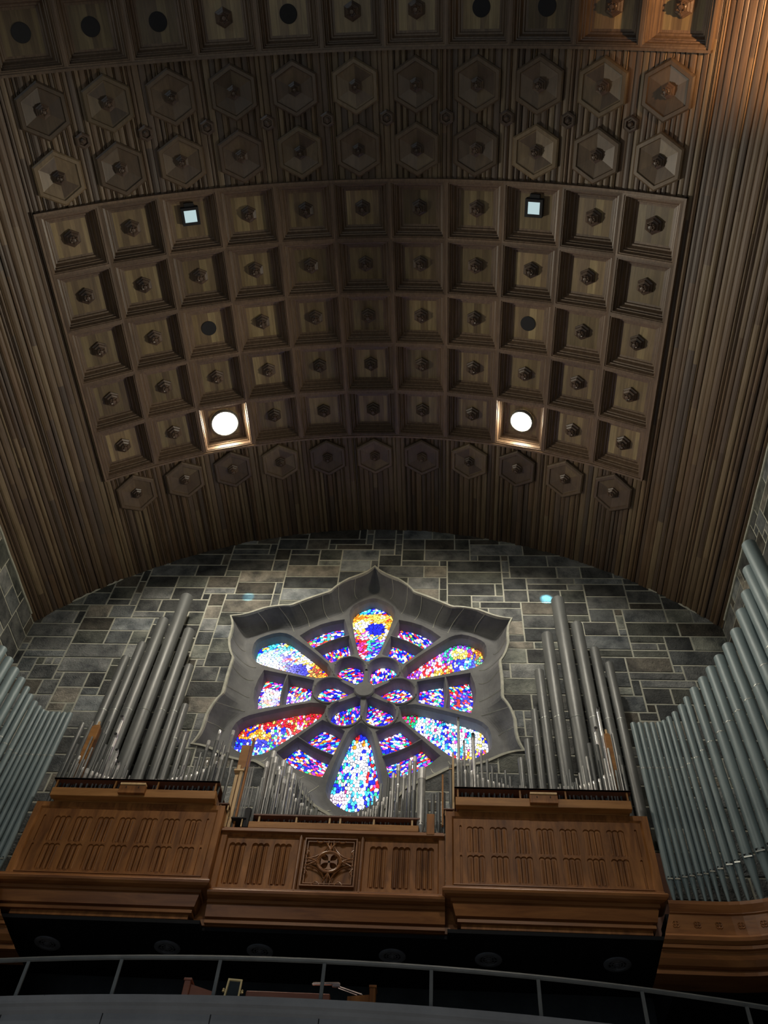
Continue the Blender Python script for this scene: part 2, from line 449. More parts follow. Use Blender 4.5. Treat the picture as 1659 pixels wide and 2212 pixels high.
for side, c in (('left',2),('right',8)):
    lk = 1.05 if side == 'left' else .85  # lens sized up to take in the glare around each lamp
    th = (c-5)*PITCH/RV
    x, z = cyl(th, RV+.16)
    lp = empty('ceiling_lamp', (x, Y0+4.5*ROWP, z), (0, th, 0))
    tag(lp, 'bright round lamp glowing in the lowest coffer row, the %s one' % side, 'lamp', 'round ceiling lamps')
    mb = MB(); mb.lathe([(q*lk,w_) for q,w_ in [(.36,.17),(.39,.17),(.39,.06),(.36,.05),(.34,.06),(.34,.16)]], 32, cap0=False, cap1=False); mb.build('lamp_housing', M['rail'], lp)
    mb = MB(); mb.lathe([(q*lk,w_) for q,w_ in [(.34,.10),(.33,.08),(.22,.05),(.02,.035)]], 32, cap0=False); mb.build('lamp_lens', M['lamp'], lp, smooth=True)
    x, z = cyl(th, RV+.30)
    sk = empty('square_light', (x, Y0+.5*ROWP+(-.12 if side=='left' else -.12), z), (0, th, 0))
    tag(sk, 'small square pale blue light in a black frame, the one on the %s' % side, 'light', 'square ceiling lights')
    mb = MB()
    a, b = .15, .215
    for (x0,x1,y0,y1) in ((-b,b,-b,-a),(-b,b,a,b),(-b,-a,-a,a),(a,b,-a,a)): mb.box(x0,x1,y0,y1,-.12,.04)
    mb.box(-.12,.12,-b-.1,-b,-.06,.03)
    mb.build('light_frame', M['dark'], sk)
    mb = MB(); mb.box(-a,a,-a,a,-.07,.03); mb.build('light_pane', M['panelight'], sk)
# ------------------------------------------------------------------ hexagonal rosettes
def hexplate(v):
    random.seed(v*13+1); mb = MB()
    T = [(.16,.11,.066),(.13,.088,.054),(.11,.074,.048),(.21,.15,.085),(.14,.095,.058),(.12,.08,.052)]
    base = random.choice(T)
    hexring(mb, [(.62,0),(.62,-.09),(.58,-.12),(.50,-.12),(.48,-.085),(.45,-.08)], (*base,1), cap=False)
    for i in range(6):
        a0, a1 = pi/2+i*pi/3, pi/2+(i+1)*pi/3
        c = random.choice(T) if random.random() < .33 else base
        mb.add([(.45*cos(a0),.45*sin(a0),-.08),(.45*cos(a1),.45*sin(a1),-.08),(.12*cos(a1),.12*sin(a1),-.035),(.12*cos(a0),.12*sin(a0),-.035)], [(0,1,2,3)], (*c,1))
    return mb
hrows = [(13.22,'nearest the stone wall'),(4.56,'above the main coffer grid'),(3.16,'below the uppermost coffers')]
for ri, (y, nm) in enumerate(hrows):
    for c in range(11):
        th = (c-5)*PITCH/RV; x, z = cyl(th, 12.40)
        h = empty('hexagonal_rosette', (x,y,z), (0,th,0))
        tag(h, 'large wooden hexagonal rosette, %s from left in the row %s' % (ordinal(c+1), nm), 'rosette', 'large ceiling rosettes')
        v = (c*5+ri*3) % 8
        child('hexagonal_plate', 'hp%d' % v, lambda: hexplate(v), M['hexwood'], h, attr=True)
        child('carved_boss', 'hb', lambda: boss(-.035,.78), M['boss'], h)
def small_hex():
    mb = MB(); hexring(mb, [(.19,0),(.19,-.07),(.15,-.09),(.11,-.09),(.09,-.05)], rot=pi/2); mb.lathe([(.06,-.05),(.06,-.1),(.03,-.12)], 10); return mb
for i in range(10):
    th = (i-4.5)*PITCH/RV; x, z = cyl(th, 12.40)
    o = child('small_rosette', 'sh', small_hex, M['boss'], None)
    o.location = (x, 3.855, z); o.rotation_euler = (0, th, 0)
    tag(o, 'small hexagonal wooden rosette between the upper hexagon rows, %s from left' % ordinal(i+1), 'rosette', 'small ceiling rosettes')
# ------------------------------------------------------------------ rose window outlines (polar about its centre)
def interp(tab, a):
    for i in range(len(tab)-1):
        if tab[i][0] <= a <= tab[i+1][0]:
            t = (a-tab[i][0])/(tab[i+1][0]-tab[i][0]); return tab[i][1]+(tab[i+1][1]-tab[i][1])*t
    return tab[-1][1]
OUTT = [(0,4.53),(1.5,4.38),(3.3,4.25),(5.5,4.15),(8,4.07),(10.5,4.0),(13,3.9),(15.5,3.79),(17.5,3.7),(19,3.61),(20,3.56),(25,3.535),(30,3.53)]
INT = [(0,3.92),(3,3.88),(6,3.77),(9,3.6),(12,3.36),(14.5,3.14),(17.5,3.04),(22,3.0),(30,2.98)]
def rad_at(tab, ang):
    a = (ang-90) % 60
    if a > 30: a = 60-a
    return interp(tab, a)
angs = [i*1.5 for i in range(240)]
def ring(tab, d=0): return [((rad_at(tab,a)+d)*cos(radians(a)), HZ+(rad_at(tab,a)+d)*sin(radians(a))) for a in angs]
STAR = ring(OUTT, .02)
# ------------------------------------------------------------------ stone walls
def ashlar(u0, u1, v0, v1, rnd):
    cu, cv = .23, .268; nu, nv = int((u1-u0)/cu)+1, int((v1-v0)/cv)+1
    g = [[0]*nu for _ in range(nv)]; out = []
    for j in range(nv):
        i = 0
        while i < nu:
            if g[j][i]: i += 1; continue
            h = 2 if rnd.random() < .62 else 1
            w = rnd.randint(3,7) if h == 2 else rnd.randint(1,6)
            k = 0
            while k < w and i+k < nu and not g[j][i+k]: k += 1
            if nu-(i+k) == 1: k += 1
            k = min(k, nu-i); h = min(h, nv-j)
            for a in range(h):
                for b in range(k): g[j+a][i+b] = 1
            jit = lambda: 0
            out.append((u0+i*cu, min(u1, u0+(i+k)*cu), v0+j*cv, min(v1, v0+(j+h)*cv)))
            i += k
    return out
def stone_tone(rnd):
    k = rnd.choice([.35,.42,.5,.6,.75,.95,1.25,1.5]); t = rnd.choice([(1,1,1),(1,1,1),(.96,1,1.04),(1.12,1.0,.86),(1.0,1.02,.92)])
    return (k*t[0], k*t[1], k*t[2], 1)
rnd = random.Random(3)
wall = empty('wall_back'); struct(wall, 'dark grey random ashlar stone wall with pale mortar joints around the rose window')
blk = MB(); mor = MB()
arc_top = lambda x: ZC+sqrt(max(0, 12.7**2-x*x))
W2 = 9.56
# mortar sheet with the star opening
outl = [(-W2-.3,7.95),(W2+.3,7.95)]+[((W2+.3)*(1-2*i/40), arc_top((W2+.3)*(1-2*i/40))) for i in range(41)]
mor.plate(outl, [STAR], WALL, WALL+.3)
mor.build('mortar_face', M['mortar'], wall, fixn=False)
low = MB(); low.box(-W2-.3, W2+.3, WALL, WALL+.3, FLOOR, 7.95); low.build('lower_face', M['shade_stone'], wall)
def rough_block(mb, u0, u1, v0, v1, col, d, rnd):
    # pillow faced block: outer edge at the mortar, face proud by d
    e = .019; c = .012
    vs = [(u0+e,WALL+.004,v0+e),(u1-e,WALL+.004,v0+e),(u1-e,WALL+.004,v1-e),(u0+e,WALL+.004,v1-e),
          (u0+e+c,WALL-d,v0+e+c),(u1-e-c,WALL-d,v0+e+c),(u1-e-c,WALL-d,v1-e-c),(u0+e+c,WALL-d,v1-e-c)]
    mb.add(vs, [(0,1,5,4),(1,2,6,5),(2,3,7,6),(3,0,4,7),(4,5,6,7)], col)
for (u0,u1,v0,v1) in ashlar(-W2, W2, 8.0, 22.4, rnd):
    cx, cz = (u0+u1)/2, (v0+v1)/2
    if v0 > arc_top(min(abs(u0),abs(u1)) if u0*u1 > 0 else 0): continue
    col = stone_tone(rnd)
    pts = [(u0,v0),(cx,v0),(u1,v0),(u1,cz),(u1,v1),(cx,v1),(u0,v1),(u0,cz),(cx,cz)]
    ins = [inside(q, STAR) for q in pts]
    near = any(u0-.01 <= q[0] <= u1+.01 and v0-.01 <= q[1] <= v1+.01 for q in STAR)
    if all(ins): continue
    if not any(ins) and not near:
        rough_block(blk, u0,u1,v0,v1, col, rnd.uniform(.006,.018), rnd); continue
    e = .019
    rect = [(u0+e,v0+e),(u1-e,v0+e),(u1-e,v1-e),(u0+e,v1-e)]
    P = [Vector(q) for q in rect]+[Vector(q) for q in ring(OUTT,.05)]
    n = len(STAR); E = [(0,1),(1,2),(2,3),(3,0)]+[(4+i,4+(i+1)%n) for i in range(n)]
    v2, e2, f2, _, _, _ = delaunay_2d_cdt(P, E, [], 0, 1e-5)
    for t in f2:
        q = (v2[t[0]]+v2[t[1]]+v2[t[2]])/3
        if inside(q, rect) and not inside(q, ring(OUTT,.05)):
            vv = [v2[i] for i in t]
            if (vv[1]-vv[0]).cross(vv[2]-vv[0]) < 0: vv.reverse()
            blk.add([(a.x, WALL-.01, a.y) for a in vv], [(0,1,2)], col)
blk.build('stone_blocks', M['block'], wall, attr=True, fixn=False)
for side, sg in (('left',-1),('right',1)):
    w = empty('wall_%s' % side); struct(w, 'dark stone side wall on the %s, behind the curved rank of organ pipes' % side)
    mb = MB(); mb.box(*sorted((sg*W2, sg*(W2+.4))), -5.0, WALL+.3, 7.95, 17.8); mb.build('mortar_face', M['mortar'], w)
    mb = MB(); mb.box(*sorted((sg*W2, sg*(W2+.4))), -5.0, WALL+.3, FLOOR, 7.95); mb.build('lower_face', M['shade_stone'], w)
    b = MB()
    for (u0,u1,v0,v1) in ashlar(8.6, WALL, 8.0, 17.6, rnd):
        col = stone_tone(rnd); e=.019; c=.012; d = rnd.uniform(.006,.018); X = sg*W2
        vs = [(X,u0+e,v0+e),(X,u1-e,v0+e),(X,u1-e,v1-e),(X,u0+e,v1-e)]+[(X-sg*d,a,q) for a,q in ((u0+e+c,v0+e+c),(u1-e-c,v0+e+c),(u1-e-c,v1-e-c),(u0+e+c,v1-e-c))]
        b.add(vs, [(0,1,5,4),(1,2,6,5),(2,3,7,6),(3,0,4,7),(4,5,6,7)], col)
    b.build('stone_blocks', M['block'], w, attr=True)
mb = MB(); mb.box(-W2-.3, W2+.3, -5, WALL+.3, FLOOR-.2, FLOOR); struct(mb.build('floor', M['floor']), 'church floor below the gallery, out of sight')
# pale plaster bead where the vault meets the walls
mb = MB()
for sg in (-1,1):
    mb.tube([(sg*(W2-.03), y, 17.40+.01*sin(y*5)) for y in [9+i*.35 for i in range(20)]], .035, 6)
for (a, b_) in ((-8.75,-8.1),(-7.95,-7.55),(7.9,8.1),(8.6,9.0)):
    mb.tube([(a+(b_-a)*i/6, WALL-.03, ZC+sqrt(12.40**2-(a+(b_-a)*i/6)**2)-.02+.02*sin(i*9)) for i in range(7)], [.012,.03,.02,.035,.015,.03,.01], 6)
struct(mb.build('trim_3', M['mortar']), 'broken pale plaster bead where the wooden vault meets the stone walls')
# ------------------------------------------------------------------ rose window
win = empty('window_1', (0,0,0)); struct(win, 'six-petalled rose window of stained glass in a star-shaped stone surround')
YT, YG = 16.5, 16.84
NS = 9
sur = MB(); vs = []
for k in range(NS+1):
    t = k/NS
    y = WALL-.035+(YT-WALL+.035)*sin(t*pi/2)**.9
    for a in angs:
        r = rad_at(OUTT,a)*(1-t)+rad_at(INT,a)*t; vs.append((r*cos(radians(a)), y, HZ+r*sin(radians(a))))
n = len(angs); fs = []
for k in range(NS):
    for i in range(n):
        j = (i+1) % n; fs.append((k*n+i, k*n+j, (k+1)*n+j, (k+1)*n+i))
sur.add(vs, fs)
sur.build('stone_surround', M['trace'], win, fixn=False)
edge = MB()   # pale lip around the star
vo = [(x, WALL-.04, z) for x,z in ring(OUTT,.055)]; vi = [(x, WALL-.045, z) for x,z in ring(OUTT,-.01)]
vb = [(x, WALL+.02, z) for x,z in ring(OUTT,.06)]; vk = [(x, WALL+.03, z) for x,z in ring(OUTT,-.03)]
edge.add(vb+vo+vi+vk, [(k*n+i, k*n+(i+1)%n, (k+1)*n+(i+1)%n, (k+1)*n+i) for k in range(3) for i in range(n)])
edge.build('mortar_edge', M['mortar'], win, fixn=False)
jn = MB()
for a0 in (30,90,150,210,270,330):
    for da in (-24,-15.5,-7.5,7.5,15.5,24):
        A = a0+da; pts = []
        for k in range(13):
            t = k/12; aa = A+(1.2*sin(t*pi)*(1 if da>0 else -1))
            y = WALL-.035+(YT-WALL+.035)*sin(t*pi/2)**.9
            r = rad_at(OUTT,aa)*(1-t)+rad_at(INT,aa)*t
            pts.append((r*cos(radians(aa)), y-.002, HZ+r*sin(radians(aa))))
        jn.tube(pts, .011, 4)
jn.build('surround_joints', M['mortar'], win)
def polar(pts, a0):
    # pts: (r, w) along axis angle a0, w = sideways offset
    c, s = cos(radians(a0)), sin(radians(a0))
    return [(r*c-w*s, HZ+r*s+w*c) for r, w in pts]
def sym(pts): return [(r,-w) for r,w in pts]+[(r,w) for r,w in reversed(pts) if abs(w) > 1e-6]
PET = sym([(1.17,0),(1.24,.10),(1.42,.22),(1.8,.33),(2.3,.45),(2.7,.535),(2.95,.58),(3.12,.575),(3.27,.52),(3.4,.40),(3.5,.25),(3.58,.1),(3.6,0)])
cr, rc = .365, .90
DROP = [(.24,0)]+[(rc+cr*cos(radians(a)), cr*sin(radians(a))) for a in range(-125,126,10)]
C1 = [(1.44,-.29),(1.55,-.325),(2.03,-.44),(2.06,-.2),(2.07,0),(2.06,.2),(2.03,.44),(1.55,.325),(1.44,.29),(1.42,0.0)]
C2 = [(2.21,-.485),(2.72,-.605),(2.80,-.3),(2.83,0),(2.80,.3),(2.72,.605),(2.21,.485),(2.24,.2),(2.25,0),(2.24,-.2)]
holes = []; panes = []
for k in range(6):
    a = 90+60*k
    holes.append((polar(PET,a), .085)); panes.append(('petal', a, polar(PET,a)))
for k in range(6):
    a = 60*k
    holes.append((polar(DROP,a), .05)); panes.append(('drop', a, polar(DROP,a)))
    holes.append((polar(C1,a), .08)); panes.append(('inner', a, polar(C1,a)))
    holes.append((polar(C2,a), .08)); panes.append(('outer', a, polar(C2,a)))
# tracery front with individually widened holes
tr = MB()
outl = ring(INT, .05)
hf = [offset_poly(h, d) for h, d in holes]
pts = []; edges = []
for poly in [outl]+hf:
    o = len(pts); pts += [Vector(q) for q in poly]; m_ = len(poly); edges += [(o+i, o+(i+1)%m_) for i in range(m_)]
v2, e2, f2, _, _, _ = delaunay_2d_cdt(pts, edges, [], 0, 1e-5)
fs = []
for t in f2:
    c = (v2[t[0]]+v2[t[1]]+v2[t[2]])/3
    if inside(c, outl) and not any(inside(c, h) for h in hf):
        a, b, d = [v2[i] for i in t]; fs.append(tuple(t) if (b-a).cross(d-a) > 0 else tuple(reversed(t)))
tr.add([(q.x, YT, q.y) for q in v2], fs)
for (h, d), g in zip(holes, hf):
    m_ = len(h)
    mid = offset_poly(h, d*.45)
    tr.add([(q[0], YT, q[1]) for q in g]+[(q[0], YT+.1, q[1]) for q in mid]+[(q[0], YG+.03, q[1]) for q in h],
           [(k*m_+i, k*m_+(i+1)%m_, (k+1)*m_+(i+1)%m_, (k+1)*m_+i) for k in range(2) for i in range(m_)])
tr.build('tracery', M['trace'], win, fixn=False)
rl = MB()
for k in range(6):   # raised roll around each small drop light
    h = offset_poly(polar(DROP, 60*k), .085)
    rl.tube([(q[0], YT-.005, q[1]) for q in h[1:]], .035, 8)
rl.build('drop_rolls', M['trace'], win, smooth=True)
hub = MB(); hub.M = Matrix.Translation((0,YT,HZ)) @ Matrix.Rotation(pi/2, 4, 'X')
hub.lathe([(.27,-.02),(.27,.05),(.24,.08),(.01,.082)], 32); hub.build('hub_boss', M['trace'], win)
# stained glass
def voronoi(poly, sp, rnd, ang=0, stretch=1.0):
    c, s = cos(ang), sin(ang)
    T = lambda q: ((q[0]*c+q[1]*s)/stretch, -q[0]*s+q[1]*c)
    Ti = lambda q: (q[0]*stretch*c-q[1]*s, q[0]*stretch*s+q[1]*c)
    P = [T(q) for q in poly]
    x0, x1 = min(q[0] for q in P)-sp, max(q[0] for q in P)+sp; y0, y1 = min(q[1] for q in P)-sp, max(q[1] for q in P)+sp
    big = offset_poly(P, sp)
    seeds = []
    y = y0
    while y < y1:
        x = x0
        while x < x1:
            q = (x+rnd.uniform(-.45,.45)*sp, y+rnd.uniform(-.45,.45)*sp)
            if inside(q, big): seeds.append(q)
            x += sp
        y += sp
    out = []
    for i, q in enumerate(seeds):
        cell = [(q[0]-2*sp,q[1]-2*sp),(q[0]+2*sp,q[1]-2*sp),(q[0]+2*sp,q[1]+2*sp),(q[0]-2*sp,q[1]+2*sp)]
        for j, w in enumerate(seeds):
            if i == j: continue
            dx, dy = w[0]-q[0], w[1]-q[1]
            if dx*dx+dy*dy > 9*sp*sp: continue
            mx, my = (q[0]+w[0])/2, (q[1]+w[1])/2; new = []
            for k in range(len(cell)):
                a, b = cell[k-1], cell[k]
                da = (a[0]-mx)*dx+(a[1]-my)*dy; db = (b[0]-mx)*dx+(b[1]-my)*dy
                if (da <= 0) != (db <= 0):
                    t = da/(da-db); new.append((a[0]+(b[0]-a[0])*t, a[1]+(b[1]-a[1])*t))
                if db <= 0: new.append(b)
            cell = new
            if len(cell) < 3: break
        if len(cell) < 3: continue
        out.append((Ti(q), [Ti(a) for a in cell]))
    return out
BLUE=(.01,.02,.95); DBL=(.01,.01,.4); CY=(.05,.55,1.0); WH=(1.0,1.05,1.25); RED=(.85,.02,.03); MAG=(.75,.04,.35); OR=(1.0,.3,.02); YE=(1.0,.75,.12); GR=(.02,.5,.18); PU=(.3,.05,.8); PK=(1.1,.75,1.05); TE=(.1,.8,.8); BR=(.35,.1,.03)
def pick(rnd, tab):
    t = rnd.random()*sum(w for _, w in tab)
    for c, w in tab:
        t -= w
        if t <= 0: return c
    return tab[-1][0]
MIX = [(BLUE,24),(DBL,8),(RED,13),(MAG,7),(WH,20),(CY,9),(OR,5),(YE,3),(GR,4),(PU,7),(PK,6)]
def glass_col(kind, a, x, z, rnd):
    # x, z relative to the window centre
    z -= HZ; r = hypot(x, z)
    ax = cos(radians(a)); az = sin(radians(a)); rr = x*ax+z*az; w = -x*az+z*ax
    if kind != 'petal': return pick(rnd, MIX)
    a %= 360
    if a == 90:
        if z > 3.35: return pick(rnd, [(CY,5),(WH,3),(BLUE,2)])
        if hypot(x-.12,z-2.72) < .27 and z < 2.95: return pick(rnd, [(BLUE,6),(DBL,3)])
        if hypot(x-.1,z-3.1) < .3: return pick(rnd, [(YE,5),(OR,2),(WH,2)])
        if hypot(x+.32,z-2.85) < .24: return pick(rnd, [(WH,5),(YE,3)])
        if z > 2.75: return pick(rnd, [(OR,6),(YE,3),(WH,1),(RED,1)])
        if z > 2.3: return pick(rnd, [(YE,3),(WH,4),(OR,2),(MAG,2 if x<0 else 0),(CY,1)])
        if x < -.08: return pick(rnd, [(RED,4),(MAG,4),(PK,2),(BLUE,1)])
        if z > 1.7: return pick(rnd, [(TE,3),(PU,3),(BLUE,3),(WH,1),(GR,1)])
        return pick(rnd, [(WH,4),(CY,3),(BLUE,3)])
    if a == 270:
        zz = -z
        if zz < 1.35: return pick(rnd, [(BLUE,4),(RED,3),(CY,2)])
        if hypot(x,zz-1.52) < .18: return pick(rnd, [(WH,6),(OR,2),(PK,2)])
        if abs(x) < .24 and zz < 2.95:
            return pick(rnd, [(WH,13),(CY,3),(BLUE,1.5),(TE,1)])
        if zz > 2.95: 
            if x < -.2 and zz < 3.25: return PK
            return pick(rnd, [(WH,5),(CY,5),(BLUE,3),(TE,1),(PK,1)])
        if x > .24: return pick(rnd, [(BLUE,4),(RED,4),(WH,3),(GR,1),(CY,2),(MAG,1)])
        return pick(rnd, [(BLUE,4),(CY,4),(WH,4),(GR,1),(MAG,1)])
    if a == 150:
        if rr > 2.8 and z > 1.15: return pick(rnd, [(CY,4),(TE,3),(BLUE,2),(WH,2),(YE,1)])
        if rr > 2.7: return pick(rnd, [(WH,3),(CY,3),(BLUE,3),(MAG,2)])
        if hypot(x+1.95,z-.95) < .32: return pick(rnd, [(BLUE,8),(DBL,4),(WH,.6)])
        if hypot(x+1.75,z-1.35) < .28: return pick(rnd, [(YE,4),(WH,5),(OR,1)])
        if rr < 1.9: return pick(rnd, [(OR,4),(BR,3),(RED,2),(YE,2),(BLUE,1)])
        if z < 1.0: return pick(rnd, [(OR,3),(PK,3),(WH,3),(RED,2)])
        return pick(rnd, [(WH,4),(PK,2),(CY,2),(RED,1),(BLUE,2)])
    if a == 30:
        if hypot(x-2.5,z-1.72) < .24: return pick(rnd, [(YE,5),(WH,4)])
        if hypot(x-2.62,z-1.3) < .34: return pick(rnd, [(BLUE,6),(CY,3),(WH,2)])
        if x > 2.85: return pick(rnd, [(BR,4),(OR,2),(GR,2),(DBL,2),(YE,1)])
        if w > .12 and x > 2.0: return pick(rnd, [(PU,5),(TE,3),(GR,2),(DBL,1)])
        if w > 0: return pick(rnd, [(PU,3),(RED,3),(PK,2),(WH,1)])
        if x > 1.6: return pick(rnd, [(YE,4),(OR,4),(RED,2),(WH,2)])
        return pick(rnd, [(CY,2),(OR,3),(BR,2),(YE,2),(WH,2),(BLUE,1)])
    if a == 210:
        if hypot(x+2.6,z+1.35) < .27 and z > -1.4: return pick(rnd, [(OR,4),(YE,3),(WH,2)])
        if x < -2.3 and z < -1.4: return pick(rnd, [(BLUE,6),(CY,3),(DBL,2),(WH,2)])
        if z > -1.0 : return pick(rnd, [(RED,6),(MAG,2),(BR,2),(WH,1.5),(YE,1)])
        if x > -1.9: return pick(rnd, [(WH,3),(YE,2),(PK,2),(RED,3)])
        if x > -2.3: return pick(rnd, [(WH,4),(BLUE,3),(GR,1.5),(RED,1)])
        return pick(rnd, [(RED,4),(OR,2),(BLUE,2),(WH,1)])
    # 330
    if rr < 1.55: return pick(rnd, [(RED,3),(GR,5),(MAG,2)])
    if hypot(x-2.9,z+1.4) < .22: return pick(rnd, [(WH,6),(YE,3)])
    if rr > 3.1: return pick(rnd, [(OR,2),(YE,2),(BLUE,4),(WH,3),(MAG,2)])
    if z < -1.75: return pick(rnd, [(WH,4),(PK,3),(RED,2),(BLUE,3)])
    return pick(rnd, [(WH,11),(CY,4),(BLUE,3),(TE,1),(MAG,1)])
gr = random.Random(21)
PN = {'petal':'petal_pane','drop':'drop_pane','inner':'inner_band_pane','outer':'outer_band_pane'}
for kind, a, poly in panes:
    g = MB(); ld = MB()
    sp = {'petal':.060,'drop':.053,'inner':.055,'outer':.056}[kind]
    ang = {270: pi/2, 330: pi/2, 210: pi/2}.get(a % 360, gr.uniform(0,pi)) if kind == 'petal' else gr.uniform(0,pi)
    for q, cell in voronoi(poly, sp*.9, gr, ang, gr.uniform(1.5,2.1)):
        if not inside(q, offset_poly(poly, .05)): continue
        if len(cell) < 3: continue
        cx = sum(v[0] for v in cell)/len(cell); cz = sum(v[1] for v in cell)/len(cell)
        k = gr.uniform(.76,.89)
        c = glass_col(kind, a, cx, cz, gr); f_ = gr.uniform(.6,1.9)
        vv = [(cx+(v[0]-cx)*k, cz+(v[1]-cz)*k) for v in cell]
        if area2(vv) < 0: vv.reverse()
        g.add([(v[0], YG, v[1]) for v in vv], [tuple(range(len(vv)))], (c[0]*f_, c[1]*f_, c[2]*f_, 1))
    o = g.build(PN[kind], M['glass'], win, attr=True, fixn=False)
    big = offset_poly(poly, .06)
    ld.add([(v[0], YG+.012, v[1]) for v in big]+[(v[0], YG+.03, v[1]) for v in big],
           [tuple(range(len(big))), tuple(reversed(range(len(big),2*len(big))))]+[(i,(i+1)%len(big),len(big)+(i+1)%len(big),len(big)+i) for i in range(len(big))])
    ld.build('lead_backing', M['lead'], o, fixn=False)
